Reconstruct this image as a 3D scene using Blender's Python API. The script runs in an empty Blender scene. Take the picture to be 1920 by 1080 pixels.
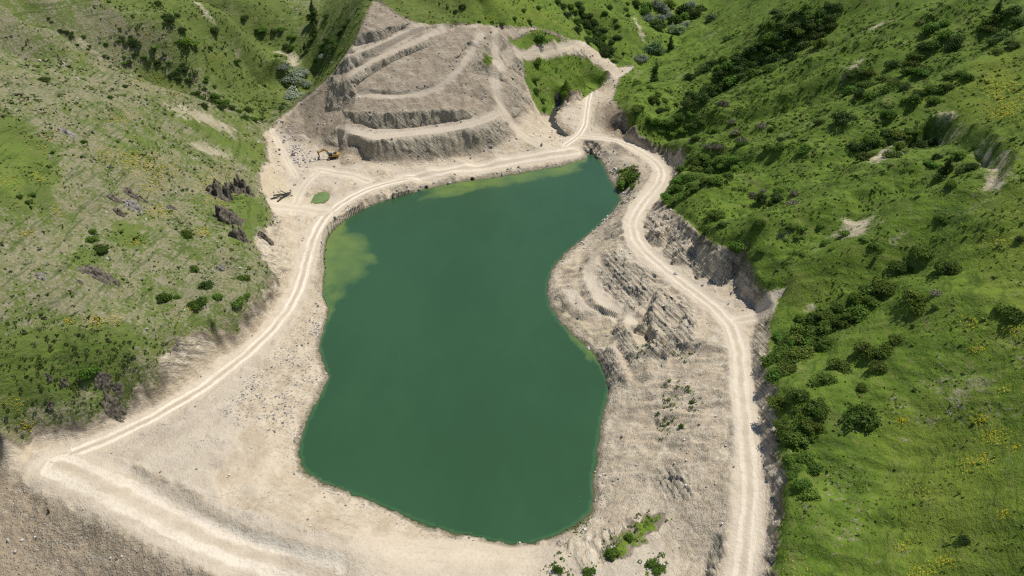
import bpy, bmesh, math, random
import numpy as np
from mathutils import Vector, Matrix

# ---------------------------------------------------------------- camera, sky, sun, exposure
scene = bpy.context.scene
COL = scene.collection
CAM_H, PITCH, FPX = 110.0, math.radians(35.0), 1280.0
cam_data = bpy.data.cameras.new('camera')
cam_data.sensor_width = 36.0
cam_data.lens = 36.0 * FPX / 1920.0
cam_data.clip_start, cam_data.clip_end = 1.0, 4000.0
cam = bpy.data.objects.new('camera', cam_data)
cam.location = (0, 0, CAM_H)
cam.rotation_euler = (math.pi / 2 - PITCH, 0, 0)
COL.objects.link(cam)
scene.camera = cam

SUN_EL, SUN_AZ = math.radians(63), math.radians(54)      # azimuth from +Y towards +X
world = bpy.data.worlds.new('World')
scene.world = world
world.use_nodes = True
wn = world.node_tree.nodes
sky = wn.new('ShaderNodeTexSky')
sky.sky_type = 'NISHITA'
sky.sun_disc = False
sky.sun_elevation, sky.sun_rotation = SUN_EL, SUN_AZ
sky.altitude = 1500
wn['Background'].inputs['Strength'].default_value = 0.088
world.node_tree.links.new(sky.outputs[0], wn['Background'].inputs['Color'])

sl = bpy.data.lights.new('sun', 'SUN')
sl.energy, sl.angle, sl.color = 4.3, math.radians(0.5), (1.0, 0.965, 0.895)
so = bpy.data.objects.new('sun', sl)
sd = Vector((math.sin(SUN_AZ) * math.cos(SUN_EL), math.cos(SUN_AZ) * math.cos(SUN_EL), math.sin(SUN_EL)))
so.rotation_euler = (-sd).to_track_quat('-Z', 'Y').to_euler()
so.location = (0, 200, 300)
COL.objects.link(so)

scene.view_settings.view_transform = 'Standard'
scene.view_settings.look = 'None'
scene.view_settings.exposure = 0.2
scene.view_settings.gamma = 1.0
scene.view_settings.use_curve_mapping = False

scene.cycles.use_denoising = False
scene.cycles.filter_width = 1.25
scene.cycles.use_adaptive_sampling = False
scene.cycles.max_bounces = 4
scene.cycles.diffuse_bounces = 2
scene.cycles.transparent_max_bounces = 6
rng = np.random.default_rng(7)
random.seed(7)
CP, SP = math.cos(PITCH), math.sin(PITCH)

# ---------------------------------------------------------------- surveying helpers
def ray(u, v):
    u = np.asarray(u, float); v = np.asarray(v, float)
    a, b = (u - 960) / FPX, (540 - v) / FPX
    return np.stack([a, CP + b * SP, -SP + b * CP], -1)

def P(u, v, z):
    """survey point: where the line of sight u,v meets level z"""
    d = ray(u, v)
    t = (z - CAM_H) / d[..., 2]
    return np.stack([t * d[..., 0], t * d[..., 1], np.broadcast_to(np.asarray(z, float), t.shape)], -1)

def pix(X, Y, Z):
    zz = Z - CAM_H
    dep = Y * CP - zz * SP
    up = Y * SP + zz * CP
    return 960 + FPX * X / dep, 540 - FPX * up / dep, dep

_perm = rng.permutation(256).astype(np.int64)
_perm = np.concatenate([_perm, _perm])
_grad = np.array([(math.cos(a), math.sin(a)) for a in np.linspace(0, 2 * math.pi, 16, endpoint=False)])
def perlin(x, y, seed=0):
    xi = np.floor(x).astype(np.int64); yi = np.floor(y).astype(np.int64)
    xf = x - xi; yf = y - yi
    u = xf * xf * xf * (xf * (xf * 6 - 15) + 10); v = yf * yf * yf * (yf * (yf * 6 - 15) + 10)
    def g(ix, iy, dx, dy):
        h = _perm[(_perm[(ix + seed * 17) & 255] + iy + seed * 31) & 255] & 15
        gr = _grad[h]
        return gr[..., 0] * dx + gr[..., 1] * dy
    n00 = g(xi, yi, xf, yf); n10 = g(xi + 1, yi, xf - 1, yf)
    n01 = g(xi, yi + 1, xf, yf - 1); n11 = g(xi + 1, yi + 1, xf - 1, yf - 1)
    return (n00 * (1 - u) + n10 * u) * (1 - v) + (n01 * (1 - u) + n11 * u) * v
def fbm(x, y, octv=4, seed=0, gain=0.5):
    s = 0; a = 1.0
    for k in range(octv):
        s = s + a * perlin(x, y, seed + k); x = x * 2.03; y = y * 2.03; a *= gain
    return s
def sstep(a, b, x):
    t = np.clip((x - a) / (b - a), 0, 1)
    return t * t * (3 - 2 * t)

# ---------------------------------------------------------------- survey of the valley (u, v, level in metres)
BREAK = []           # breaklines: lists of (u, v, z)
def bl(*pts): BREAK.append(pts)
SHORE = [(1105,283),(1118,290),(1132,310),(1142,335),(1158,360),(1163,375),(1150,395),(1120,425),(1090,450),(1060,475),(1038,500),
 (1028,525),(1026,550),(1032,575),(1045,600),(1065,620),(1085,640),(1100,652),(1115,668),(1128,690),(1137,710),(1142,728),(1135,755),
 (1128,790),(1122,830),(1116,870),(1112,900),(1114,935),(1108,962),(1075,988),(1040,1005),(1000,1018),(960,1022),(900,1010),(850,1000),
 (800,985),(720,950),(660,925),(600,903),(568,880),(560,840),(573,795),(596,751),(615,707),(606,675),(598,649),(609,609),(617,578),
 (605,555),(601,520),(599,490),(603,455),(614,435),(640,412),(680,391),(720,376),(760,363),(800,353),(850,343),(900,336),(940,330),
 (990,321),(1040,313),(1075,304),(1095,296),(1105,283)]
bl(*[(u, v, 0.0) for u, v in SHORE])
# lake bed
PTS = [(850,600,-6),(850,800,-6),(900,450,-5),(1000,400,-4.5),(780,440,-3.5),(800,920,-5),(960,960,-4),(1000,700,-5),(700,650,-5),
 (680,800,-5),(950,550,-6),(1080,350,-3),(640,470,-.7),(680,478,-.9),(635,525,-.7),(625,452,-.45),(730,500,-3.2),(675,560,-2.8),
 (900,350,-.8),(1000,336,-.7),(1060,320,-.6),(1000,362,-2.5),(770,380,-.9),(900,372,-2.6),(1110,320,-2.6),(660,430,-.8),(720,405,-1.3),
 (1085,308,-.5),(1050,620,-1.2),(1040,660,-3),(1100,700,-2.5),(850,365,-1.0),(800,400,-2.4),(700,440,-1.4)]
# left bank: road, outer edge and hillside
LROAD = [(760,336,2.6),(690,352,2.6),(640,380,2.8),(610,403,3.1),(592,430,3.4),(580,470,3.8),(568,520,4.0),(550,570,4.3),(520,610,4.7),(480,650,5.2),
 (430,690,5.6),(380,730,5.9),(320,765,6.0),(270,792,6.0),(210,820,6.0),(150,848,5.9),(90,868,5.9)]
bl((482,323,9),(484,355,10),(513,407,9.5),(473,450,12.5),(493,487,11),(513,513,9.5),(500,540,9.5),(467,583,11),(455,603,10),(440,620,9.2),(363,620,14),
   (337,633,15),(311,653,14.5),(302,693,12.5),(276,724,11.5),(240,755,10.5),(231,778,8.5),(147,791,9),(89,796,9),(58,804,8.5),(36,831,7),(0,850,6.5),(-60,860,6))
bl((520,340,5.2),(545,400,4.6),(548,450,4.5),(545,500,4.6),(530,545,5),(500,590,5.4),(465,630,5.8),(420,660,6.2),(380,690,6.4),(330,730,6.6),(280,765,6.6),(235,790,6.4),(160,810,6.4),(100,820,6.4),(50,845,6.2))
PTS += [(0,800,13),(0,650,24),(200,650,19.5),(100,720,15),(0,500,33),(0,300,42),(0,200,48),(200,300,33),(350,300,21),(200,500,24),(350,500,17),
 (200,200,40),(350,200,27.5),(100,400,34),(300,400,23.5),(420,420,15.5),(430,340,15),(100,580,25.5),(300,580,18),(430,520,13),(-150,400,45),(-150,700,27),(-150,900,10),
 (60,300,40),(420,270,17),(-300,200,60),(460,300,12),(400,600,14.5),(120,250,42)]
bl((0,85,54),(120,112,47),(250,147,37.5),(350,178,28),(420,203,19),(480,236,10),(500,262,7.5))                # crest of the near left spur
bl((510,240,6),(470,205,9.5),(440,180,14),)
# yard west of the quarry
PTS += [(520,300,5.2),(540,330,4.8),(580,330,4.2),(620,345,3.8),(660,332,3.7),(520,270,5.8),(545,255,5.5),(560,285,4.8),(600,310,4.2),(640,310,4.0),(720,318,3.8),
 (800,315,3.6),(870,303,3.5),(930,293,3.4),(1000,285,3.0),(1060,280,2.4),(1085,288,1.2),(980,300,2.0),(850,330,2.2),(760,348,1.7),(700,366,1.6),(640,395,1.7),
 (598,372,2.2),(606,365,2.2),(590,379,2.2),(578,352,3.9),(572,386,3.9),(620,355,3.8),(632,292,4.4),(610,292,4.3),(655,300,5.2),(690,308,4.6)]
# quarry benches and faces
Q0 = len(BREAK)
bl((677,60,36.8),(695,57,37.6),(727,51,38.2),(768,41,39.2))
bl((670,68,35.4),(689,82,32.9),(716,74,34.2),(747,57.5,36.6),(768,48,37.7))
bl((652,105,31.2),(685,95,32.8),(727,76,34.8),(768,57,36.7),(795,49,37.6))
bl((654,134,26.4),(685,118,28.6),(727,93,31.6),(768,70,34.3),(810,51,36.8))
bl((639,152,24.2),(664,141,26),(706,118,29),(758,95,31.7),(800,76,34),(847,51,36.2))
bl((672,157,23.2),(706,132,26.4),(737,114,28.7),(768,101,30.2),(810,85,32.3),(831,72,33.9))
bl((693,167,22.3),(727,170,22.0),(758,170,22.0),(789,162,22.9),(820,153,23.9),(845,137,25.8),(847,112,29.3),(862,89,32),(883,76,33.6),(895,55,36))
bl((695,174,21.0),(737,178,20.6),(779,174,21.1),(820,157,23.2),(845,141,25.2),(852,114,28.6),(872,93,31),(893,68,34.3))
bl((668,175,20.5),(706,186,20),(747,187,19.9),(789,180,20.3),(831,164,22),(868,155,23.4),(879,124,27.4),(904,93,31.4),(910,82,32.8))
bl((660,208,17),(680,210,17),(727,212,17),(747,207,17.4),(831,203,17.6),(872,203,17.2))
bl((652,224,14.2),(668,230,13.3),(706,241,11.8),(768,240,11.8),(831,230,12.8),(872,224,13.6),(904,216,14.2))
bl((630,238,11.6),(663,253,11.5),(705,263,11.0),(757,257,11.3),(820,251,11.7),(882,240,12.4),(924,226,13),(938,215,13.7))
bl((642,262,9.2),(652,268,8.2),(672,276,7.0),(695,297,4.7),(761,305,4),(809,299,4.1),(872,282,4.9),(934,276,5),(955,249,8))
bl((700,0,44.5),(685,26,41.5),(672,60,36.5),(654,89,31.5),(631,128,25),(602,157,19.5),(560,191,12),(520,222,8),(500,245,6.4))
QL = set(range(Q0, len(BREAK)))
PTS += [(600,240,9.2),(570,250,6.5),(640,275,5.8),(600,280,4.6),(610,210,13),(570,225,9),(640,180,19),(640,205,15),(960,160,19.5),(960,220,10.5),(1010,265,5),(985,240,7),
 (920,170,19.5),(910,140,23.5),(900,190,17),(1000,220,7),(940,120,23.8)]
# grass top of the quarry and east quarry roads
bl((768,38,39.5),(800,44,38.2),(850,44,37.6),(900,45,36.8),(950,48,33),(1000,50,29.5),(1050,62,26),(1085,78,20.8))
PTS += [(740,10,43.2),(720,30,40.8),(800,10,42.5),(900,5,43),(1000,10,35.5),(1050,0,34),(1120,40,22),(920,70,32.5),(935,60,33.5),(960,85,27.5),(1040,75,24.5),(700,-30,50),(800,-40,53),(900,-40,52)]
bl((940,98,26.5),(970,93,24.6),(1010,90,22.9),(1060,86,20.8),(1100,82,19),(1123,80,18.2))
bl((945,106,25.2),(1000,98,21.6),(1060,94,19.6),(1110,89,17.6),(1130,92,16.5))
PTS += [(990,120,19),(1060,150,13),(1100,120,16),(1140,130,12),(1020,215,3.6),(985,150,15.5),(1010,185,8.5),(1090,160,10),(1060,183,6.5),(960,130,19.5)]
bl((1050,198,1.6),(1036,215,1.2),(1034,228,.9),(1048,240,.7),(1062,252,.5),(1082,268,.3),(1100,279,.05))       # stream bed
bl((1062,196,3),(1050,212,2.6),(1050,228,2.2),(1064,242,2.0),(1080,258,1.6),(1100,272,1.3))
PTS += [(1080,180,4),(1110,165,6),(1150,140,9),(1190,118,11),(1230,85,13),(1250,50,15),(1300,30,17),(1340,5,20),(1135,215,7),(1150,190,9.5),(1160,240,6.5),(1120,285,2.2),(1170,330,3.5),(1160,300,4)]
RROAD = [(1110,160,5),(1103,185,4),(1100,210,3.2),(1098,235,2.7),(1090,252,2.4),(1060,272,2.6)]
RROAD2 = [(1090,256,2.5),(1125,258,3.2),(1165,264,4.4),(1200,282,5.8),(1230,303,7.0),(1247,322,7.8),(1238,343,8.2),(1212,372,8.5),(1192,398,8.8),(1183,422,9.2),(1190,450,9.8),(1212,476,10.4),
 (1244,502,11),(1278,530,11.6),(1312,555,12.2),(1342,576,12.8),(1366,598,13.2),(1385,628,13.6),(1389,665,13.8),(1388,710,14),(1393,760,14),(1400,810,14),(1405,860,13.8),(1405,910,13.5),(1408,960,13),(1400,1020,12.4),(1388,1090,11.5)]
# top and foot of the cut on the right
bl((1150,185,10.5),(1165,203,11),(1185,224,11),(1200,243,10.8),(1245,265,11.8),(1275,290,12.2),(1287,307,12.0),(1268,330,11.5),(1238,370,12.2))
bl((1190,253,6.6),(1225,285,7.0),(1258,308,8.0),(1275,318,8.6))
R0 = len(BREAK)
bl((1238,370,12.2),(1266,394,15.5),(1292,416,18),(1340,455,20),(1365,468,20.4),(1380,470,20.5),
   (1398,466,21),(1412,502,20.5),(1440,545,19.5),(1472,548,20),(1452,576,18),(1444,600,17.5),(1442,650,17.8),(1430,670,17),(1450,730,18),(1456,780,18),(1462,840,17.8),(1476,890,17.5),(1472,930,17),(1458,1010,15.5),(1452,1090,14.5))
bl((1222,372,9),(1210,405,9.2),(1206,432,9.4),(1217,457,9.9),(1232,452,10.4),(1250,437,11.6),(1245,460,10.8),(1239,478,10.8),(1256,492,11.2),(1285,498,11.6),(1300,510,11.8),(1307,522,12),(1324,521,12.4),(1345,535,12.8),(1372,520,14.2),(1378,508,15.2),(1384,535,14),(1386,560,13.4),(1413,570,14.2),
   (1420,600,14),(1412,640,14.2),(1410,680,14.4),(1424,740,14.6),(1430,800,14.6),(1434,860,14.4),(1440,920,14),(1436,1000,13.2),(1430,1090,12.2))
bl((1266,398,14.5),(1256,418,13.6),(1238,440,13.2),(1217,430,12.4)); bl((1300,432,16.8),(1290,460,15.2),(1270,480,13.2)); bl((1308,440,16.2),(1302,470,13.6),(1300,498,12.4)); bl((1330,455,18.2),(1322,480,16),(1316,508,13.6)); bl((1396,480,19),(1391,500,17.4),(1390,545,15))
# rocky shoulder between the right road and the lake
bl((1138,462,8.2),(1167,471,9.6),(1176,496,10.1),(1201,503,10.5),(1246,516,11.1))
bl((1120,518,5),(1135,544,5),(1157,566,5.3),(1171,577,5.7),(1180,588,6),(1201,582,7.2),(1219,569,8.2),(1226,547,9.4))
bl((1091,506,4.4),(1098,537,4.5),(1116,569,4.7),(1157,589,5.2)); bl((1086,546,3.1),(1103,574,3.2),(1126,584,3.5),(1157,597,4))
bl((1047,540,2.5),(1062,565,2.6),(1091,590,2.9)); bl((1041,556,1.3),(1073,591,1.4),(1091,600,1.7))
bl((1230,550,10.4),(1220,584,9.6),(1209,604,8.6),(1218,614,8.8),(1233,637,9),(1251,650,9.6)); bl((1223,562,8.2),(1211,590,6.6),(1203,610,5.8),(1217,643,5.6),(1234,657,6.2),(1262,670,8))
bl((1290,565,12),(1286,590,11.8),(1278,612,11.2)); bl((1275,600,10.2),(1262,625,9.8),(1258,645,9.6))
bl((1164,602,6.0),(1182,622,6.8),(1196,650,6.6),(1206,676,6.4)); bl((1150,618,3.9),(1158,652,3.9),(1182,692,4.2))
bl((1138,648,3.8),(1158,672,4.5),(1172,696,4.6)); bl((1125,662,.9),(1133,688,1.0),(1148,720,1.3))
bl((1215,700,6.6),(1235,735,7),(1238,790,6.6),(1232,830,6.4)); bl((1262,700,8.6),(1272,750,8.9),(1275,810,8.8),(1262,850,8.4))
R1 = len(BREAK)
PTS += [(1250,640,10),(1330,640,13),(1350,700,13.4),(1260,740,8),(1200,760,4.5),(1180,720,3.6),(1330,800,12.6),(1250,830,7),(1180,830,3.5),(1340,900,12),(1240,900,6.5),(1190,900,4),
 (1330,980,10.5),(1230,960,6),(1170,960,4.2),(1350,1060,9.5),(1260,1040,6.5),(1235,790,6.0),(1285,770,9.5),(1100,390,-.9),(1330,545,12.2),(1090,480,1.6),(1130,450,4)]
# right hillside and plateau
PTS += [(1920,1080,30),(1920,540,40),(1920,300,50),(1920,100,55),(1920,0,62),(1500,0,46),(1600,0,50),(1700,0,53),(1800,0,57),(1500,300,29.5),(1700,300,40),(1850,300,47),(1500,450,27.5),(1700,450,35),
 (1500,200,28),(1300,200,14.5),(1700,200,41),(1850,200,48),(1500,100,33),(1700,100,46),(1350,150,19),(1600,700,22.5),(1700,850,24),(1500,850,18.5),(1800,700,31),(1550,1050,17.5),(1750,1050,24),(1600,600,25),
 (1350,320,16.5),(1400,400,22.5),(1800,560,36),(1350,250,16),(1420,300,22),(1560,560,24.5),(1480,700,19),(1650,1000,21),(2050,300,56),(2050,700,42),(2100,1000,38),(2200,100,70),(1920,850,34),(1400,200,21),(1600,200,35),(1600,300,35),(1600,120,39.5),(1300,260,14)]
bl((1215,128,9),(1260,120,12),(1300,108,15.5),(1345,88,21),(1400,58,28.5),(1450,30,36),(1500,2,44.5))        # crest of the right spur
# lower dam: berm, ramp road, downstream face
bl((0,875,5.8),(44,893,5.6),(98,915,5.5),(164,955,5.3),(235,991,5.1),(329,1049,4.8),(400,1092,4.6))
bl((249,889,5.5),(329,942,5.2),(453,1004,4.9),(560,1040,4.7),(640,1056,4.6))
bl((262,880,6.2),(345,925,6.4),(470,990,6.2),(580,1022,5.9),(660,1036,5.6),(720,1045,5.0))
PTS += [(330,880,6.1),(450,930,5.0),(520,900,3.2),(500,830,3.8),(620,960,3.2),(430,800,5.4),(480,760,4.4),(520,720,3.6),(560,650,2.6),(760,1010,2.2),(850,1035,2.2),(950,1050,2.4),(1010,1060,3),(750,1080,3.8),(650,1085,4.0),(850,1090,3.2),(1000,1100,3.4),
 (480,1070,4.5),(150,880,5.8),(60,940,3.6),(0,930,3.8),(160,1020,1.6),(60,1040,-.2),(0,1070,-1.2),(250,1075,2.0),(300,1100,2),(100,1100,-2),(-60,1000,1),(200,1180,-3.5),(400,1180,-1),(600,1200,1),(900,1200,1.5),(1200,1200,5),(0,1250,-7),
 (1050,1040,4.4),(1100,1010,3.6),(1130,1050,5.4),(1180,1000,5),(1200,1050,6.2),(1090,1085,5)]
# side valleys behind the left spur
PW = [(-100,264,7.5),(-107,258,14.5),(-116,247,23),(-130,238,31.5),(-146,226,41.5),(-165,213,50),(-200,205,60),
      (-94,279,9.5),(-93,290,8.5),(-92,299,9),(-98,316,12),(-106,329,15),(-122,338,19),(-150,345,26)]
PTS += [(540,195,9.5),(525,110,22),(440,50,36),(360,0,46),(300,100,35),(400,150,21),(200,50,46),(100,0,57),(480,150,14),(0,0,64),(100,50,55),(330,45,43),
 (520,60,22.5),(520,0,33),(600,0,31),(630,60,30),(600,90,22),(660,20,40),(450,0,36),(640,0,37),(590,140,12)]
# ground beyond the picture
PW += [(-110,420,60),(-60,400,62),(0,380,58),(40,420,52),(75,400,24),(100,430,26),(140,460,34),(-200,400,85),(-260,300,95),(-260,150,80),(-230,80,62),(-200,20,40),(-150,20,10),(160,400,75),(220,320,88),
       (240,220,92),(220,120,80),(180,60,65),(140,10,50),(0,480,90),(-120,500,100),(120,520,70),(250,480,110),(-300,480,120),(0,20,-4),(-60,20,-9),(60,10,10),(0,-60,-12),(-100,-60,-12),(120,-60,40),(-250,-60,30),(250,-60,80),
       (60,360,22),(85,360,15)]

NB = len(BREAK)
for rd_, off in ((LROAD, 20), (RROAD2, 20), (RROAD, 10)):
    q_ = np.array(rd_, float); t_ = np.gradient(q_[:, :2], axis=0); t_ /= np.linalg.norm(t_, axis=1)[:, None]
    for sgn in (-1, 1):
        BREAK.append([(a[0] - sgn*off*b[1], a[1] + sgn*off*b[0]*.8, a[2]) for a, b in zip(q_, t_)])
def resample(pts, step):
    pts = np.asarray(pts, float); out = [pts[0]]
    for a, b in zip(pts[:-1], pts[1:]):
        n = max(1, int(round(np.linalg.norm((b - a)[:2]) / step)))
        for k in range(1, n + 1): out.append(a + (b - a) * k / n)
    return np.array(out)
SCAT = np.concatenate([P(*np.array(PTS, float).T), np.array(PW, float)])
LINES = [P(*np.array(b, float).T) for b in BREAK]
DENSE = np.concatenate([SCAT] + [resample(l, 1.4 if i in QL else 2.4) for i, l in enumerate(LINES)])
SMOOTH = np.concatenate([SCAT] + [resample(l, 12) for l in LINES])
def thin(p, d):
    keep = []
    for q in p:
        if not keep or min((q[0]-k[0])**2 + (q[1]-k[1])**2 for k in keep[-400:]) > d*d: keep.append(q)
    return np.array(keep)
DENSE = thin(DENSE, 0.9); SMOOTH = thin(SMOOTH, 3.0)
def rbf_fit(p, z, c, lam):
    r = np.sqrt((p[:, None, 0]-p[None, :, 0])**2 + (p[:, None, 1]-p[None, :, 1])**2 + c*c)
    n = len(p); A = np.zeros((n+1, n+1)); A[:n, :n] = -r + lam*np.eye(n); A[:n, n] = 1; A[n, :n] = 1
    return np.linalg.solve(A, np.append(z, 0))
def rbf_eval(p, w, c, x, y):
    out = np.empty(x.size, np.float32); xf = x.ravel().astype(np.float32); yf = y.ravel().astype(np.float32)
    px, py, ww = p[:, 0].astype(np.float32), p[:, 1].astype(np.float32), w[:-1].astype(np.float32)
    for i in range(0, xf.size, 8192):
        s = slice(i, i+8192)
        out[s] = -np.sqrt((xf[s, None]-px)**2 + (yf[s, None]-py)**2 + c*c) @ ww + w[-1]
    return out.reshape(x.shape).astype(float)
GS = 0.8
GX = np.arange(-270, 262, GS); GY = np.arange(-30, 500, GS)
gx, gy = np.meshgrid(GX, GY, indexing='ij')
w1 = rbf_fit(SMOOTH, SMOOTH[:, 2], 8.0, 2.0)
z1 = rbf_eval(SMOOTH, w1, 8.0, DENSE[:, 0], DENSE[:, 1])
w2 = rbf_fit(DENSE, DENSE[:, 2] - z1, 0.25, 0.04)
COARSE = rbf_eval(SMOOTH, w1, 8.0, gx, gy) + rbf_eval(DENSE, w2, 0.25, gx, gy)

def coarse_h(x, y, Z=None):
    Z = COARSE if Z is None else Z
    fx = np.clip((x - GX[0]) / GS, 1, len(GX) - 3.001); fy = np.clip((y - GY[0]) / GS, 1, len(GY) - 3.001)
    ix = fx.astype(int); iy = fy.astype(int); fx = fx - ix; fy = fy - iy
    def cr(t): return (-.5*t+t*t-.5*t**3, 1-2.5*t*t+1.5*t**3, .5*t+2*t*t-1.5*t**3, -.5*t*t+.5*t**3)
    wx, wy = cr(fx), cr(fy); s = 0
    for a in range(4):
        for b in range(4): s = s + wx[a]*wy[b]*Z[ix+a-1, iy+b-1]
    return s

def march(u, v, hfun, far=700):
    """first hit of the lines of sight with the ground"""
    u = np.atleast_1d(np.asarray(u, float)); v = np.atleast_1d(np.asarray(v, float))
    d = ray(u, v); t = np.full(u.shape, 30.0); done = np.zeros(u.shape, bool); lo = t.copy()
    while True:
        p = d * t[:, None]
        below = (CAM_H + p[:, 2] < hfun(p[:, 0], p[:, 1])) & ~done
        done |= below
        if done.all() or t.min() > far or (t[~done] > far).all(): break
        lo = np.where(done, lo, t); t = np.where(done, t, t + 0.8)
    hi = t.copy()
    for _ in range(12):
        m = (lo + hi) / 2; p = d * m[:, None]
        b = CAM_H + p[:, 2] < hfun(p[:, 0], p[:, 1])
        hi = np.where(b, m, hi); lo = np.where(b, lo, m)
    p = d * hi[:, None]
    return np.stack([p[:, 0], p[:, 1], CAM_H + p[:, 2]], -1)

def seg_dist(x, y, line, signed=False):
    """distance to a polyline (and level at the nearest point); negative on its right"""
    best = np.full(x.shape, 1e9); lev = np.zeros(x.shape); sg = np.ones(x.shape)
    for a, b in zip(line[:-1], line[1:]):
        dx, dy = b[0]-a[0], b[1]-a[1]; L2 = dx*dx+dy*dy+1e-9
        t = np.clip(((x-a[0])*dx+(y-a[1])*dy)/L2, 0, 1)
        ex, ey = x-a[0]-t*dx, y-a[1]-t*dy; d = ex*ex+ey*ey
        m = d < best
        best = np.where(m, d, best)
        if len(a) > 2: lev = np.where(m, a[2]+(b[2]-a[2])*t, lev)
        if signed: sg = np.where(m, np.sign(dx*ey-dy*ex), sg)
    return np.sqrt(best) * sg, lev
def inside(x, y, poly):
    c = np.zeros(x.shape, bool)
    for (x1, y1), (x2, y2) in zip(poly, np.roll(poly, -1, 0)):
        if y1 == y2: continue
        c ^= ((y1 > y) != (y2 > y)) & (x < (x2-x1)*(y-y1)/(y2-y1)+x1)
    return c
def poly_sd(x, y, poly, lim=12.0):
    """signed distance in metres, positive inside"""
    poly = np.asarray(poly)[:, :2]; out = np.full(x.shape, -lim)
    bb = (x > poly[:, 0].min()-lim) & (x < poly[:, 0].max()+lim) & (y > poly[:, 1].min()-lim) & (y < poly[:, 1].max()+lim)
    xs, ys = x[bb], y[bb]
    d, _ = seg_dist(xs, ys, np.vstack([poly, poly[:1]]))
    out[bb] = np.clip(np.where(inside(xs, ys, poly), d, -d), -lim, lim)
    return out
def on_ground(pts, hfun=coarse_h):
    """survey a polygon: points with a level are taken as given, the rest lie on the ground"""
    out = np.array([P(*p) if len(p) == 3 else (0, 0, 0) for p in pts], float)
    k = [i for i, p in enumerate(pts) if len(p) < 3]
    if k: out[k] = march([pts[i][0] for i in k], [pts[i][1] for i in k], hfun)
    return out
# ---------------------------------------------------------------- folds and scars of the hillsides
FOLDS = [  # line, height, half width
 ([(1240,200),(1330,190),(1450,150),(1580,80),(1680,20)], -1.6, 4.5), ([(1330,215),(1440,190),(1560,140)], 1.5, 4.0), ([(1360,255),(1480,230),(1620,180),(1740,130)], -1.5, 4.0), ([(1340,320),(1460,300),(1560,262)], -1.4, 4.0), ([(1420,420),(1530,395),(1640,350),(1700,310)], 1.6, 4.5), ([(1380,390),(1470,370),(1560,330)], -1.4, 4.0),
 ([(1560,760),(1640,700),(1740,640),(1820,600)], 1.2, 7.0), ([(1600,900),(1700,860),(1850,820)], -1.0, 8.0), ([(60,250),(200,235),(330,250),(420,290)], -1.2, 6.0), ([(30,450),(150,420),(300,370)], -1.0, 6.0),
 ([(1290,205),(1420,165),(1560,110),(1700,52),(1830,5)], 2.6, 6.5), ([(1285,182),(1400,112),(1520,52),(1590,10)], -4.0, 8.0),
 ([(1275,250),(1400,212),(1560,165),(1720,105),(1880,40)], -2.6, 7.0), ([(1300,290),(1500,282),(1650,212),(1760,172),(1915,95)], 2.6, 7.0),
 ([(1420,345),(1560,300),(1680,250),(1760,228)], -2.4, 7.0), ([(1330,350),(1440,330),(1560,345),(1650,320)], 1.2, 5.0),
 ([(1500,520),(1600,455),(1720,385),(1840,330)], 2.4, 7.0), ([(1460,500),(1560,440),(1650,390),(1720,350)], -2.0, 6.0), ([(1480,640),(1560,590),(1640,530),(1700,490)], -1.5, 6.0),
 ([(20,75),(130,75),(260,120),(330,160)], -2.5, 5.0), ([(60,20),(200,75),(330,140),(420,195)], -3.0, 6.0), ([(180,10),(320,80),(450,150),(520,190)], 2.5, 7.0),
 ([(250,10),(380,70),(480,110)], -1.6, 5.0), ([(1120,20),(1180,60),(1230,75)], 1.5, 5.0), ([(1060,0),(1100,45),(1140,90)], -3.0, 8.0),
 ([(100,520),(250,470),(400,450)], 1.0, 7.0), ([(60,600),(200,560),(330,545)], -1.0, 7.0), ([(60,370),(220,330),(380,300)], 1.0, 8.0)]
add = np.zeros_like(COARSE)
for pl, a, w in FOLDS:
    d, _ = seg_dist(gx, gy, on_ground(pl))
    add += 1.55 * a * np.exp(-(d / w) ** 2)
SCAR = on_ground([(1750,212),(1790,214),(1820,235),(1850,250),(1880,280),(1892,310),(1880,340),(1855,365),(1800,372),(1700,352),(1650,335),(1620,300),(1690,250)])
SCARP = on_ground([(1745,215),(1790,214),(1820,235),(1850,250),(1880,280),(1892,310),(1880,340),(1855,365)])
ssd = poly_sd(gx, gy, SCAR); dsc, _ = seg_dist(gx, gy, SCARP)
add -= 4.6 * sstep(0, .8, ssd) * np.exp(-dsc / 14)
DELL = on_ground([(1490,880),(1560,850),(1625,870),(1660,895),(1655,925),(1620,950),(1550,960),(1500,940)])
dd = poly_sd(gx, gy, DELL)
add -= 1.6 * sstep(0, 5, dd)
COARSE = COARSE + add
GRADED = []; ROADS = []    # (world line, half width, wheel tracks)
def road(pts, hw, wheels=1.0, flat=True, s=.75):
    # only the three main roads are graded
    l = P(*np.array(pts, float).T) if len(pts[0]) == 3 else on_ground(pts)
    l = resample(l, 3.0)
    for _ in range(6): l[1:-1] = (l[:-2] + l[1:-1] * 2 + l[2:]) / 4
    ROADS.append((l, hw, wheels, 1.0 if flat else s))
    if flat:
        GRADED.append((l, hw))
        i0, i1 = np.searchsorted(GX, (l[:, 0].min()-8, l[:, 0].max()+8)); j0, j1 = np.searchsorted(GY, (l[:, 1].min()-8, l[:, 1].max()+8))
        b = (slice(i0, i1), slice(j0, j1)); d, lev = seg_dist(gx[b], gy[b], l)
        k = 1 - sstep(hw*.8, hw + 3.0, d)
        COARSE[b] = COARSE[b] * (1 - k) + lev * k
road(LROAD, 2.5, .8); road(RROAD, 1.9, .8); road(RROAD2, 2.4, .45)
road([(760,332),(860,316),(950,303),(1030,290),(1080,283)], 3.6, 0.6, False, .9)
road([(690,338),(640,326),(600,318)], 3.0, 0.5, False)
road([(612,396),(572,396),(540,380),(505,385)], 4.2, 0.3, False)
road([(555,330),(535,295),(520,262),(508,240)], 1.5, 0.4, False)
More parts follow.
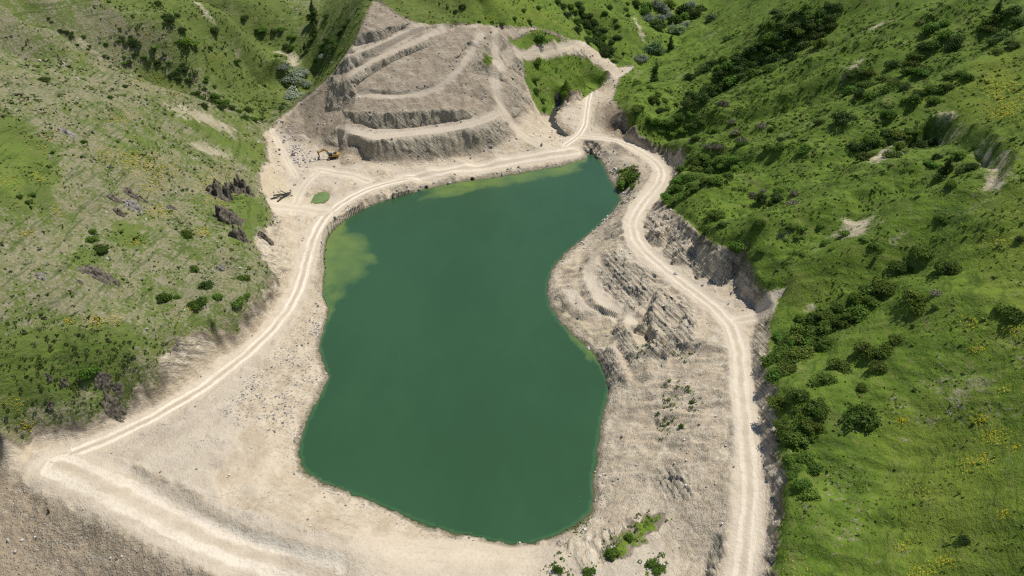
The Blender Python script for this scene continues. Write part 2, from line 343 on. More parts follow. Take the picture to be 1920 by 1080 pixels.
road([(548,400),(560,360),(575,340),(598,322)], 2.0, 0.4, False)
road([(640,245),(706,252),(768,249),(831,241),(890,231),(935,212)], 2.3, 0.25, False)
road([(675,179),(737,183),(789,177),(840,158),(860,130),(885,98),(903,60)], 1.3, 0.25, False)
road([(655,100),(687,90),(727,73),(768,53),(790,48)], 1.5, 0.0, False)
road([(660,137),(695,118),(745,95),(785,75),(830,52)], 1.6, 0.0, False)
road([(945,102),(1000,93),(1060,89),(1123,82)], 1.5, 0.3, False)
road([(938,112),(925,150),(935,195),(965,240),(1000,268),(1045,282)], 1.8, 0.3, False)
road([(930,60),(925,100),(930,130)], 1.4, 0.2, False)
road([(110,872),(200,912),(300,965),(400,1015),(520,1058),(620,1076)], 5.0, 0.6, False, .95)
road([(720,1062),(850,1062),(1000,1075)], 7.0, 0.15, False)
road([(1385,600),(1420,585),(1455,560)], 2.6, 0.3, False)
road([(1120,470),(1098,505),(1110,545),(1145,580),(1185,600)], 1.5, 0.0, False)

# outlines on the ground
DIRT = on_ground([(-80,862),(0,853),(36,831),(58,804),(89,796),(147,791),(231,778),(240,755),(276,724),(302,693),(311,653),(337,633),(363,620),(405,618),(440,620),(457,603),(467,583),(500,540),(513,513),(493,487),
 (473,450),(513,407),(500,370),(484,355),(482,323),(500,300),(498,272),(493,250,6.6),(520,222,8.3),(560,191,12.2),(602,157,19.7),(631,128,25.2),(654,89,31.7),(672,60,36.7),(685,26,41.6),(698,2,44.4),(712,2,44.4),(745,25),
 (780,42,38.8),(850,44,37.6),(900,45,36.8),(950,48,33),(1000,50,29.5),(1050,62,26),(1075,76,21.8),(1098,79),(1123,79,18.3),(1130,92,16.5),(1140,108),(1160,125),(1185,122),(1190,128),(1165,145),(1155,165),(1150,185,10.5),(1165,203,11),(1185,224,11),(1200,243,10.8),
 (1245,265,11.8),(1275,290,12.2),(1287,307,12.0),(1268,330,11.5),(1238,370,12.2),(1266,394,15.5),(1292,416,18),(1340,455,20),(1380,470,20.5),(1398,466,21),(1412,502,20.5),(1440,545,19.5),(1472,548,20),(1452,576,18),(1444,600,17.5),
 (1442,650,17.8),(1430,670,17),(1450,730,18),(1456,780,18),(1462,840,17.8),(1476,890,17.5),(1472,930,17),(1458,1010,15.5),(1452,1090,14.5),(1440,1180,13),(900,1300,-2),(100,1300,-16),(-160,1150,-10)])
HOLES = [on_ground(h) for h in ([(982,112),(1040,106),(1100,108),(1125,125),(1143,140),(1130,155),(1090,173),(1062,186),(1048,202),(1034,214),(1014,213),(1000,185),(986,150)],
 [(955,78),(985,64),(1012,56),(1045,70),(1066,79),(1000,84),(955,86)], [(905,112),(915,98),(924,100),(922,118),(915,128)], [(1160,318),(1185,312),(1195,330),(1175,352),(1158,352)], [(1185,985),(1215,965),(1240,975),(1205,1008),(1165,1035),(1140,1040)])]
WEEDS = [on_ground(h) for h in ([(1062,990),(1100,978),(1100,996),(1085,1008)], [(1180,985),(1215,965),(1240,975),(1200,1010),(1150,1055),(1110,1060)], [(1205,1078),(1220,1035),(1250,1035),(1245,1078)],
 [(1258,655),(1305,648),(1308,665),(1270,670)], [(1236,765),(1252,712),(1272,716),(1266,760),(1270,805),(1242,815)], [(1280,735),(1300,720),(1304,745),(1314,762),(1298,775)], [(1028,1060),(1060,1035),(1075,1080),(1030,1085)], [(1195,660),(1215,640),(1222,655),(1205,668)], [(1160,320),(1195,310),(1200,340),(1160,355)])]
BARE = [on_ground(h) for h in ([(512,97),(545,93),(562,102),(562,126),(546,126),(534,106)], [(1550,446),(1585,408),(1644,400),(1642,430),(1602,450)], [(1457,441),(1485,430),(1493,436),(1475,443)], [(1566,155),(1585,130),(1615,108),(1625,110),(1605,130),(1580,158)],
 [(1615,58),(1650,40),(1668,36),(1655,48),(1625,62)], [(1830,248),(1885,278),(1899,310),(1887,345),(1854,372),(1836,350),(1842,315),(1826,280)], [(1738,206),(1790,208),(1824,232),(1815,250),(1765,238)], [(1670,455),(1700,438),(1700,442),(1678,458)],
 [(1505,580),(1525,565),(1527,575),(1512,583)], [(60,82),(85,88),(108,102),(90,98)], [(130,68),(170,82),(212,120),(190,112),(150,88)], [(358,2),(375,5),(402,40),(388,38)], [(305,198),(345,195),(400,218),(445,245),(430,255),(370,228),(318,212)],
 [(1188,25),(1200,48),(1212,82),(1205,78),(1190,50)], [(1250,5),(1258,5),(1262,35),(1256,35)], [(350,265),(385,262),(430,290),(420,300),(370,285)], [(1620,300),(1680,285),(1690,292),(1640,305)], [(1650,270),(1690,262),(1700,280),(1665,285)])]
QUARRY = on_ground([(500,250,6.4),(560,195,12),(602,160,19.5),(654,92,31.5),(698,2,44.4),(712,2,44.4),(780,44,38.6),(900,47,36.6),(1000,52,29.3),(1060,75,22),(1000,100),(985,150),(1000,200),(960,250),(930,272),(870,284),(800,300),(700,300),(650,285),(600,262),(540,262)])
DUG = on_ground([(600,300),(640,262),(660,290),(700,305),(660,318),(610,318)])
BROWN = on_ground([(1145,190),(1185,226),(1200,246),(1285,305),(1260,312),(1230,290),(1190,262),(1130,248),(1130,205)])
SLOPE_D = on_ground([(-60,880),(44,896),(98,918),(164,958),(235,994),(329,1052),(420,1110),(420,1300,-12),(-200,1300,-20)])
YELLOW = [on_ground(h) for h in ([(483,330),(500,312),(530,335),(560,365),(545,380),(510,378),(485,355)], [(313,655),(340,632),(400,622),(400,650),(370,690),(330,715),(300,740),(250,765)], [(1040,560),(1110,600),(1190,600),(1180,640),(1110,640),(1060,605)])]
ROCKS = [on_ground(h) for h in ([(1165,465),(1180,490),(1240,512),(1215,560),(1190,580),(1165,575),(1140,545),(1120,520),(1130,490),(1145,465)], [(1235,540),(1290,560),(1310,600),(1300,640),(1260,670),(1235,690),(1205,640),(1215,600)],
 [(1155,600),(1180,620),(1200,680),(1180,690),(1150,640)], [(1130,650),(1150,690),(1150,720),(1130,690),(1118,665)], [(1268,397),(1300,427),(1340,458),(1395,469),(1410,503),(1438,545),(1400,565),(1385,560),(1375,510),(1350,525),(1320,522),(1300,508),(1270,490),(1240,478),(1245,450),(1255,420)],
 [(1212,405),(1260,397),(1250,420),(1235,450),(1215,455),(1206,430)], [(1410,640),(1440,650),(1450,740),(1456,800),(1428,800),(1418,720)], [(1230,880),(1290,870),(1300,930),(1240,935)], [(480,400),(520,405),(540,450),(545,500),(510,520),(480,460)], [(311,655),(337,635),(363,622),(400,625),(395,650),(350,700),(300,738),(246,765),(276,726),(302,695)], [(500,540),(513,515),(535,510),(530,545),(480,605),(455,605),(467,585)],
 [(1010,1040),(1060,1010),(1110,1000),(1190,970),(1190,1000),(1120,1070),(1020,1080)])]
LAKE = np.array([P(u, v, 0.0) for u, v in SHORE[:-1]])

# ---------------------------------------------------------------- the ground sheet
def axis(a, b, step, lo, hi, g=1.06, mx=9):
    core = list(np.arange(a, b, step)); s = step; left = []; x = a
    while x > lo: s = min(s*g, mx); x -= s; left.append(x)
    s = step; x = core[-1]; right = []
    while x < hi: s = min(s*g, mx); x += s; right.append(x)
    return np.array(left[::-1] + core + right)
AX = axis(-112, 96, 0.42, -265, 255, 1.05)
AY = axis(56, 306, 0.42, -25, 494, 1.04)
X, Y = np.meshgrid(AX, AY, indexing='ij')
H0 = coarse_h(X, Y)
gxx = (coarse_h(X+.6, Y) - coarse_h(X-.6, Y)) / 1.2; gyy = (coarse_h(X, Y+.6) - coarse_h(X, Y-.6)) / 1.2
SL = np.hypot(gxx, gyy)
from mathutils.geometry import delaunay_2d_cdt
def tin(lines, extra):
    """straight facets between the surveyed edges and feet of the benches, so that they stay crisp"""
    vs, zs, es = [], [], []
    for l in lines:
        r = resample(l, 3.0); k = len(vs); vs += [Vector((p[0], p[1])) for p in r]; zs += [p[2] for p in r]; es += [(k+i, k+i+1) for i in range(len(r)-1)]
    for p in extra: vs.append(Vector((p[0], p[1]))); zs.append(p[2])
    V, _, F, ov, _, _ = delaunay_2d_cdt(vs, es, [], 0, 1e-3)
    src = np.array([(v.x, v.y) for v in vs]); zs = np.array(zs); Z = []
    for v, o in zip(V, ov):
        if o: Z.append(max(zs[i] for i in o))
        else:
            d = 1/((src[:, 0]-v.x)**2+(src[:, 1]-v.y)**2+1e-3)**2; Z.append((zs*d).sum()/d.sum())
    out = np.full(X.shape, np.nan)
    for f in F:
        (x0, y0), (x1, y1), (x2, y2) = [(V[i].x, V[i].y) for i in f]; z0, z1_, z2 = [Z[i] for i in f]
        i0, i1 = np.searchsorted(AX, (min(x0, x1, x2), max(x0, x1, x2))); j0, j1 = np.searchsorted(AY, (min(y0, y1, y2), max(y0, y1, y2)))
        if i1 <= i0 or j1 <= j0: continue
        sx, sy = X[i0:i1, j0:j1], Y[i0:i1, j0:j1]; den = (y1-y2)*(x0-x2)+(x2-x1)*(y0-y2)
        if abs(den) < 1e-9: continue
        a = ((y1-y2)*(sx-x2)+(x2-x1)*(sy-y2))/den; b = ((y2-y0)*(sx-x2)+(x0-x2)*(sy-y2))/den; c = 1-a-b
        m = (a > -1e-6) & (b > -1e-6) & (c > -1e-6); o = out[i0:i1, j0:j1]; o[m] = (a*z0+b*z1_+c*z2)[m]
    return out
qpoly = poly_sd(X, Y, QUARRY)
qa = np.array(QUARRY)[:, :2]
qpts = [p for p in SCAT if poly_sd(np.array([p[0]]), np.array([p[1]]), QUARRY)[0] > -8]
LIP = P(*np.array([(768,38,39.5),(800,44,38.2),(850,44,37.6),(900,45,36.8),(950,48,33),(1000,50,29.5)], float).T)
TZ = tin([LINES[i] for i in sorted(QL)] + [LIP], qpts)
RB = on_ground([(1160,400),(1232,372),(1262,388),(1345,448),(1405,458),(1445,535),(1480,545),(1450,590),(1448,660),(1460,760),(1470,850),(1480,890),(1300,885),(1200,850),(1165,740),(1120,670),(1080,635),(1045,595),(1036,560),(1040,520),(1070,485),(1120,440)])
rpoly = poly_sd(X, Y, RB)
rpts = [p for p in SCAT if poly_sd(np.array([p[0]]), np.array([p[1]]), RB)[0] > -10]
TR = tin([LINES[0][3:28]] + LINES[R0:R1] + LINES[NB+2:NB+4], rpts)
kr = sstep(-1.0, 2.5, rpoly); kr[np.isnan(TR)] = 0; TR[np.isnan(TR)] = 0
H0 = H0*(1-kr) + TR*kr
kq = sstep(-1.0, 3.0, qpoly); kq[np.isnan(TZ)] = 0; TZ[np.isnan(TZ)] = 0
H0 = H0*(1-kq) + TZ*kq
for l, hw in GRADED:
    bb = (X > l[:, 0].min()-8) & (X < l[:, 0].max()+8) & (Y > l[:, 1].min()-8) & (Y < l[:, 1].max()+8)
    d, lev = seg_dist(X[bb], Y[bb], l); k = 1 - sstep(hw*.75, hw + 1.0, d); t = H0[bb]; H0[bb] = t*(1-k) + lev*k
gxx = np.gradient(H0, AX, axis=0); gyy = np.gradient(H0, AY, axis=1); SL = np.hypot(gxx, gyy)
wob = 0.9 * fbm(X/4, Y/4, 3, 3) + .5 * perlin(X/1.1, Y/1.1, 9)
sdd = poly_sd(X, Y, DIRT)
wob2 = 2.2*fbm(X/2.5, Y/2.5, 3, 13)
for k, h in enumerate(HOLES): sdd = np.minimum(sdd, -poly_sd(X, Y, h) - (wob2 if k > 2 else 0))
sdd = sdd + wob
bare = np.full(X.shape, -12.0)
for h in BARE: bare = np.maximum(bare, poly_sd(X, Y, h))
bare = bare + wob * 1.3
rk = np.full(X.shape, -12.0)
for h in ROCKS: rk = np.maximum(rk, poly_sd(X, Y, h))
quarry = sstep(-2, 2, poly_sd(X, Y, QUARRY) + wob)
slope_d = sstep(-.6, .6, poly_sd(X, Y, SLOPE_D, 40) + wob*.6)
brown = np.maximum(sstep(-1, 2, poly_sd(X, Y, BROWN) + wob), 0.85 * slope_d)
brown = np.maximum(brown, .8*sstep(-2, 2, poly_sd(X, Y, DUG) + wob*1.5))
yel = np.zeros_like(X)
for h in YELLOW: yel = np.maximum(yel, sstep(-2, 2, poly_sd(X, Y, h) + wob))
lake_sd = poly_sd(X, Y, LAKE, 40)
dirt01 = sstep(-.3, .5, sdd)
main = np.zeros(X.shape, bool); rds = np.zeros_like(X)
rdm = np.full(X.shape, -12.0); rda = np.full(X.shape, 12.0); rdw = np.zeros_like(X)
for kk, (l, hw, wh, rs_) in enumerate(ROADS):
    bb = (X > l[:, 0].min()-14) & (X < l[:, 0].max()+14) & (Y > l[:, 1].min()-14) & (Y < l[:, 1].max()+14)
    d, _ = seg_dist(X[bb], Y[bb], l, True)
    m = hw - np.abs(d)
    upd = m > rdm[bb]
    t = rdm[bb]; t[upd] = m[upd]; rdm[bb] = t
    t = rda[bb]; t[upd] = d[upd] / hw; rda[bb] = t
    t = rdw[bb]; t[upd] = wh; rdw[bb] = t
    t = rds[bb]; t[upd] = rs_; rds[bb] = t
    if kk < 3: main[bb] |= m > 0
rdm = np.clip(rdm, -12, 12)
road01 = sstep(-.8, .4, rdm)
rock01 = np.clip(np.maximum(sstep(-1, 1, rk + wob), sstep(.92, 1.25, SL) * dirt01 * (1-slope_d) * np.maximum(np.maximum(quarry, brown), sstep(15, 30, X))), 0, 1) * (1 - road01) * np.maximum(dirt01, sstep(-.5, .5, bare))
# relief
f12 = fbm(X/13, Y/13, 3, 20); f3 = fbm(X/3.2, Y/3.2, 3, 30); f1 = perlin(X/1.0, Y/1.0, 40) + .5 * perlin(X/.55, Y/.55, 41)
gr = 1 - dirt01
rightside = sstep(0, 40, X)
stri = fbm((X*.55 + Y*.83)/1.6, (X*.83 - Y*.55)/9.0, 3, 50)        # soil creep across the slopes
H = H0 + gr * (f12*(.8 + .7*rightside) + f3*.34 + f1*.13 + rightside*stri*.35) + dirt01 * (1-road01) * (1-.6*sstep(.3, .1, SL)) * (f3*.30 + f1*.16) + road01 * f3 * .03
brk = dirt01 * (1-road01)
sx_, sy_ = gxx/(SL+1e-3), gyy/(SL+1e-3)
along = -sy_*X + sx_*Y                                            # distance along the foot of a face
rock01 = np.maximum(rock01, (.18+.32*sstep(108, 125, Y))*sstep(.32, .6, SL)*sstep(-1, 2, rpoly)*dirt01*(1-road01)*sstep(-.3, .3, fbm(X/5, Y/5, 3, 89)))
flute = 1 - np.abs(fbm(along/1.7, H0/6.0, 3, 60)) * 2
strata = 1 - np.abs(fbm((X*.72+Y*.69)/1.25 + .35*fbm(X/6, Y/6, 2, 71), (X*.69-Y*.72)/8.0, 2, 70)) * 2.2
lump = fbm(X/2.6, Y/2.6, 4, 80)
RQ = rock01 * np.maximum(quarry, brown); RS = rock01 * (1-np.maximum(quarry, brown))
bed = X*.62 + Y*.25 + H0*.74 + .45*lump + .9*fbm(X/9, Y/9, 2, 86); bed = bed/1.15 + .55*perlin(bed/2.3, X*0+.3, 87); ledge = (bed - np.floor(bed))**1.5 * sstep(-.45, .35, fbm(X/3.5, Y/3.5, 3, 88))
push = RQ * (flute*.22 + lump*.75 + f1*.3 + 1.3*fbm(X/6.5, Y/6.5, 2, 84)) + RS * (strata*.12 + lump*.45 + (ledge-.5)*.85 + f1*.1)
H = H + RS * (strata*.10 + lump*.3 + (ledge-.4)*.45) + RQ * lump*.2
gull = dirt01 * (1-road01) * sstep(.25, .6, SL) * (1-rock01)
H = H - gull * .28 * np.abs(fbm(along/1.4, (sx_*X+sy_*Y)/9.0, 3, 90)) * 2
rb01 = sstep(-2, 3, rpoly) * (1-road01) * dirt01
H = H - rb01 * (1-rock01*.7) * .75 * np.abs(fbm((X*.35+Y*.94)/4.5 + .5*f12, (X*.94-Y*.35)/16.0, 3, 97)) * 2 * sstep(.12, .35, SL) + rb01*(.08+.17*sstep(108, 125, Y))*f3
rut = rdw * road01 * sstep(.22, .0, np.abs(np.abs(rda) - .42))
H = H - rut * .10
berm = brk * sstep(1.2, .2, np.abs(rdm + .7)) * sstep(0.1, .4, fbm(X/3, Y/3, 2, 95) + .15)
H = H + berm * .3
SHAL = np.full(X.shape, -12.0)
for h in ([(600,430),(640,414),(690,440),(718,482),(690,520),(650,556),(612,585),(598,520)], [(800,358),(830,345),(900,334),(1000,317),(1080,302),(1098,300),(1100,318),(1060,336),(960,350),(870,368),(780,378)], [(1085,636),(1100,648),(1112,664),(1104,668)]):
    SHAL = np.maximum(SHAL, poly_sd(X, Y, np.array([P(a, b, 0.0) for a, b in h])))
SHAL = SHAL + 3.5*fbm(X/7, Y/7, 3, 160)
H = np.where(lake_sd > .3, np.minimum(H, -.10), H)
deepen = -np.clip(lake_sd*2.4, 0, 5.5); flatb = -np.clip(.18 + lake_sd*.10, .1, .62) + .12*f3
ks = sstep(-8, 6, SHAL)
H = np.where(lake_sd > .2, -np.exp(np.log(np.maximum(-np.minimum(H, deepen), .03))*(1-ks) + np.log(np.maximum(-flatb, .03))*ks), H)
H = np.where((lake_sd < -1.2) & (lake_sd > -25) & (H < .15) & (Y > 88), .15 + .05*f1, H)
rub = np.maximum(sstep(-1, 2, poly_sd(X, Y, on_ground([(600,560),(600,640),(610,700),(590,760),(560,830),(440,800),(400,770),(470,700),(540,630)])) + wob), .7*slope_d)
rub = np.maximum(rub, sstep(-3.5, -.6, lake_sd)); rub = np.maximum(rub, .6*sstep(-3, 3, poly_sd(X, Y, on_ground([(515,255),(545,235),(585,275),(610,305),(560,312),(530,290)])) + wob)); rub = np.maximum(rub, .6*sstep(.1, .5, fbm(X/7, Y/7, 3, 170)))
rub = np.clip(rub, 0, 1) * dirt01 * (1-road01)
H = H + rub*(1-slope_d*.5)*sstep(-.2, -2.5, lake_sd)*(f3*.42 + .35*(.4-np.abs(fbm(X/2.8, Y/2.8, 3, 175))*1.6))
XX = X - push * sx_ * .9; YY = Y - push * sy_ * .9
fine = COARSE
class Ground:
    def __init__(s):
        s.ax, s.ay = AX, AY
    def __call__(s, x, y):
        x = np.asarray(x, float); y = np.asarray(y, float)
        i = np.clip(np.searchsorted(AX, x) - 1, 0, len(AX)-2); j = np.clip(np.searchsorted(AY, y) - 1, 0, len(AY)-2)
        fx = np.clip((x-AX[i])/(AX[i+1]-AX[i]), 0, 1); fy = np.clip((y-AY[j])/(AY[j+1]-AY[j]), 0, 1)
        return (H[i, j]*(1-fx)+H[i+1, j]*fx)*(1-fy) + (H[i, j+1]*(1-fx)+H[i+1, j+1]*fx)*fy
    def sample(s, F, x, y):
        i = np.clip(np.searchsorted(AX, x) - 1, 0, len(AX)-2); j = np.clip(np.searchsorted(AY, y) - 1, 0, len(AY)-2)
        return F[i, j]
ground_h = Ground()
dry = .74 * sstep(5, -55, X) * sstep(60, 100, Y)
dry = dry * (1 - .75*sstep(240, 285, Y))
LUSH = [on_ground(h) for h in ([(-60,190),(30,230),(110,300),(100,350),(60,385),(-60,400)], [(425,365),(470,355),(510,400),(470,450),(430,460),(445,410)], [(210,410),(270,420),(290,470),(240,480),(200,440)],
 [(110,490),(175,460),(185,490),(140,520)], [(300,205),(350,215),(440,262),(500,270),(480,300),(400,262)], [(1640,170),(1700,200),(1600,260)], [(-40,620),(120,600),(300,640),(240,740),(100,780),(-40,760)])]
for h in LUSH: dry = dry * (1 - .9*sstep(-3, 4, poly_sd(X, Y, h) + wob*2))
dry = np.clip(dry, 0, 1)

mead = np.zeros_like(X)
for h in ([(1735,165),(1830,110),(1960,60),(2000,700),(1850,640),(1800,560),(1830,430),(1880,350),(1895,300),(1850,240),(1790,205)], [(1640,760),(1900,700),(1960,1100),(1600,1100),(1640,950)], [(800,40),(760,5),(1000,-10),(1080,60),(980,45)], [(1480,560),(1560,500),(1640,470),(1600,530),(1520,590)]):
    mead = np.maximum(mead, sstep(-6, 8, poly_sd(X, Y, on_ground([(a, max(b, 2)) for a, b in h])) + 3*wob))
def attr(me, name, data):
    a = me.attributes.new(name, 'FLOAT', 'POINT'); a.data.foreach_set('value', np.ascontiguousarray(data, np.float32))
def mesh_from(name, co, faces):
    me = bpy.data.meshes.new(name)
    me.vertices.add(len(co)); me.vertices.foreach_set('co', np.ascontiguousarray(co, np.float32).ravel())
    nf, k = faces.shape
    me.loops.add(nf*k); me.loops.foreach_set('vertex_index', np.ascontiguousarray(faces, np.int32).ravel())
    me.polygons.add(nf); me.polygons.foreach_set('loop_start', np.arange(0, nf*k, k, dtype=np.int32))
    me.update(calc_edges=True); me.validate()
    return me
def link(name, me, mat=None, parent=None):
    o = bpy.data.objects.new(name, me)
    if mat is not None and not me.materials: me.materials.append(mat)
    COL.objects.link(o)
    if parent is not None: o.parent = parent
    return o
def tag(o, label=None, cat=None, group=None, kind=None):
    if label: o['label'] = label
    if cat: o['category'] = cat
    if group: o['group'] = group
    if kind: o['kind'] = kind
    return o
# ---------------------------------------------------------------- materials
class NT:
    def __init__(s, name):
        s.m = bpy.data.materials.new(name); s.m.use_nodes = True
        s.t = s.m.node_tree; s.n = s.t.nodes; s.b = s.n['Principled BSDF']; s.out = s.n['Material Output']
        s.b.inputs['Roughness'].default_value = .9
        s.b.inputs['Specular IOR Level'].default_value = .15
    def L(s, a, b): s.t.links.new(a, b)
    def put(s, sock, v):
        if isinstance(v, bpy.types.NodeSocket): s.L(v, sock)
        else: sock.default_value = v
    def math(s, op, a, b=0.0, c=0.0, clamp=False):
        n = s.n.new('ShaderNodeMath'); n.operation = op; n.use_clamp = clamp
        for k, v in enumerate((a, b, c)): s.put(n.inputs[k], v)
        return n.outputs[0]
    def ss(s, x, a, b, lo=0.0, hi=1.0):
        n = s.n.new('ShaderNodeMapRange'); n.interpolation_type = 'SMOOTHSTEP'
        s.put(n.inputs['Value'], x)
        for k, v in zip(('From Min', 'From Max', 'To Min', 'To Max'), (a, b, lo, hi)): s.put(n.inputs[k], v)
        return n.outputs[0]
    def mix(s, f, a, b, mode='MIX'):
        n = s.n.new('ShaderNodeMix'); n.data_type = 'RGBA'; n.blend_type = mode
        s.put(n.inputs['Factor'], f)
        for k, v in ((6, a), (7, b)):
            if isinstance(v, tuple): v = tuple(v) + (1.0,) if len(v) == 3 else v
            s.put(n.inputs[k], v)
        return n.outputs[2]
    def coord(s, kind='Object', scale=(1, 1, 1), rot=(0, 0, 0)):
        c = s.n.new('ShaderNodeTexCoord').outputs[kind]
        if scale == (1, 1, 1) and rot == (0, 0, 0): return c
        m = s.n.new('ShaderNodeMapping'); s.L(c, m.inputs['Vector']); m.inputs['Scale'].default_value = scale; m.inputs['Rotation'].default_value = rot
        return m.outputs[0]
    def noise(s, scale, detail=4, vec=None, rough=.55, dist=0.0):
        n = s.n.new('ShaderNodeTexNoise'); n.inputs['Scale'].default_value = scale; n.inputs['Detail'].default_value = detail
        n.inputs['Roughness'].default_value = rough; n.inputs['Distortion'].default_value = dist
        s.L(vec if vec is not None else s.coord(), n.inputs['Vector'])
        return n.outputs['Fac']
    def attr(s, name, col=False):
        n = s.n.new('ShaderNodeAttribute'); n.attribute_name = name
        return n.outputs['Color' if col else 'Fac']
    def bump(s, h, dist, strength=1.0):
        n = s.n.new('ShaderNodeBump'); s.put(n.inputs['Height'], h); n.inputs['Distance'].default_value = dist; n.inputs['Strength'].default_value = strength
        s.L(n.outputs[0], s.b.inputs['Normal']); return n

def ground_material():
    m = NT('valley_ground'); V = m.coord()
    n_big = m.noise(.045, 2, V); n_mid = m.noise(.28, 4, V); n_fine = m.noise(1.5, 3, V, .65); n_tiny = m.noise(5.0, 2, V, .7); n_m2 = m.noise(.11, 3, m.coord('Object', (1, 1, 1), (0, 0, 1.1)))
    flat, rs = m.attr('flat'), m.attr('road_s')
    sd, rd, ra, rw, rock, dryA, quarry, brown, yel, bare, wet = [m.attr(k) for k in ('sd_dirt', 'road_m', 'road_a', 'road_w', 'rock', 'dry', 'quarry', 'brown', 'yellow', 'bare', 'shore')]
    # grass
    lush = m.mix(m.ss(n_mid, .3, .72), (.066, .128, .010), (.138, .222, .018))
    lush = m.mix(m.ss(n_fine, .38, .7), lush, (.135, .172, .034))
    lush = m.mix(m.ss(n_m2, .52, .75, 0, .75), lush, (.045, .080, .012))
    lush = m.mix(m.ss(n_tiny, .5, .8, 0, .5), lush, (.06, .095, .018))
    dryc = m.mix(m.ss(n_mid, .35, .65), (.115, .135, .042), (.215, .20, .105))
    dryc = m.mix(m.ss(n_fine, .4, .7), dryc, (.30, .26, .19))
    dryc = m.mix(m.ss(n_tiny, .52, .72, 0, .7), dryc, (.085, .11, .03))
    df = m.math('ADD', dryA, m.math('MULTIPLY', m.math('SUBTRACT', n_big, .5), 1.9))
    df = m.math('ADD', df, m.math('MULTIPLY', m.math('SUBTRACT', n_mid, .5), 1.5))
    df = m.math('ADD', df, m.math('MULTIPLY', m.math('SUBTRACT', n_fine, .5), 1.5))
    lush = m.mix(m.ss(n_m2, .44, .28, 0, .45), lush, (.17, .185, .05))
    lush = m.mix(m.math('MULTIPLY', m.attr('mead'), m.ss(n_mid, .25, .6, .35, .8)), lush, (.165, .21, .028))
    lush = m.mix(m.ss(dryA, .0, .12, 0, .55), lush, (.125, .145, .046))
    grass = m.mix(m.ss(df, .35, .85), lush, dryc)
    stre = m.noise(.7, 2, m.coord('Object', (1, .16, 1), (0, 0, -.75)), .6)
    grass = m.mix(m.ss(stre, .58, .75, 0, .3), grass, (.17, .18, .07))
    steep = m.math('SUBTRACT', 1.0, flat); gband = m.noise(1.0, 2, m.coord('Object', (.10, .10, 1.9)), .6)
    grass = m.mix(m.math('MULTIPLY', m.ss(gband, .55, .66, 0, .38), steep), grass, (.17, .175, .055)); grass = m.mix(m.math('MULTIPLY', m.ss(gband, .45, .34, 0, .5), steep), grass, (.042, .075, .012))
    # earth
    tan = m.mix(m.ss(n_mid, .3, .7), (.46, .372, .258), (.575, .487, .36))
    tan = m.mix(m.ss(n_fine, .45, .75, 0, .55), tan, (.32, .27, .21))
    ybed = m.mix(n_fine, (.46, .375, .235), (.55, .47, .33)); tan = m.mix(yel, tan, ybed)
    qcol = m.mix(m.ss(n_mid, .3, .7), (.255, .202, .145), (.375, .308, .225))
    qcol = m.mix(m.ss(n_fine, .5, .8, 0, .7), qcol, (.37, .315, .24))
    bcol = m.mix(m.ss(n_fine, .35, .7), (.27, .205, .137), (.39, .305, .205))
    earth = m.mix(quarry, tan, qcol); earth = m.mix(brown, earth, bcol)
    pale = m.mix(m.ss(n_mid, .3, .7), (.55, .48, .38), (.45, .385, .295)); pale = m.mix(m.math('MULTIPLY', quarry, .5), pale, (.47, .40, .305))
    earth = m.mix(m.math('MULTIPLY', m.ss(m.math('ADD', flat, m.math('MULTIPLY', m.math('SUBTRACT', n_mid, .5), .8)), .3, .9), .8), earth, pale)
    band = m.noise(1.0, 3, m.coord('Object', (.16, .16, 2.6)), .6); rill = m.noise(1.0, 2, m.coord('Object', (1.5, 1.5, .14)), .6)
    earth = m.mix(m.ss(band, .53, .68, 0, .3), earth, (.30, .24, .175)); earth = m.mix(m.ss(band, .46, .34, 0, .35), earth, (.60, .52, .40))
    earth = m.mix(m.math('MULTIPLY', m.ss(rill, .53, .68, 0, .45), quarry), earth, (.17, .145, .11)); earth = m.mix(m.ss(n_m2, .55, .72, 0, .4), earth, (.33, .265, .195))
    grit = m.ss(n_tiny, .52, .7)
    earth = m.mix(m.math('MULTIPLY', grit, .3), earth, (.27, .225, .17))
    gritl = m.ss(n_tiny, .34, .25); earth = m.mix(m.math('MULTIPLY', gritl, .5), earth, (.62, .57, .49))
    rubA = m.attr('rub'); vo = m.n.new('ShaderNodeTexVoronoi'); vo.inputs['Scale'].default_value = 1.9; m.L(V, vo.inputs['Vector'])
    sp = m.n.new('ShaderNodeSeparateColor'); m.L(vo.outputs['Color'], sp.inputs[0]); vr, vg = sp.outputs[0], sp.outputs[1]
    stone = m.math('MULTIPLY', m.ss(vo.outputs['Distance'], .42, .25), m.math('MULTIPLY', m.ss(vg, .35, .55), rubA))
    scol = m.mix(vr, (.24, .225, .20), (.60, .565, .51)); earth = m.mix(m.math('MULTIPLY', stone, .85), earth, scol)
    rockc = m.mix(m.ss(m.noise(1.1, 6, m.coord('Object', (1.0, .35, 1.6), (0, 0, .6)), .65), .35, .65), (.58, .49, .36), (.40, .34, .25))
    rockc = m.mix(m.ss(n_mid, .4, .7, 0, .6), rockc, (.44, .37, .26))
    rockq = m.mix(m.ss(n_fine, .3, .7), (.225, .198, .148), (.44, .38, .28))
    rockq = m.mix(brown, rockq, m.mix(n_fine, (.07, .058, .045), (.15, .122, .092)))  # steep brown faces: dark soil, deepened further to paint in the cut bank's shade
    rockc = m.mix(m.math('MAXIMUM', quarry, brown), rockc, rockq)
    dp = m.n.new('ShaderNodeVectorMath'); dp.operation = 'DOT_PRODUCT'; m.L(V, dp.inputs[0]); dp.inputs[1].default_value = (.62, .25, .74)
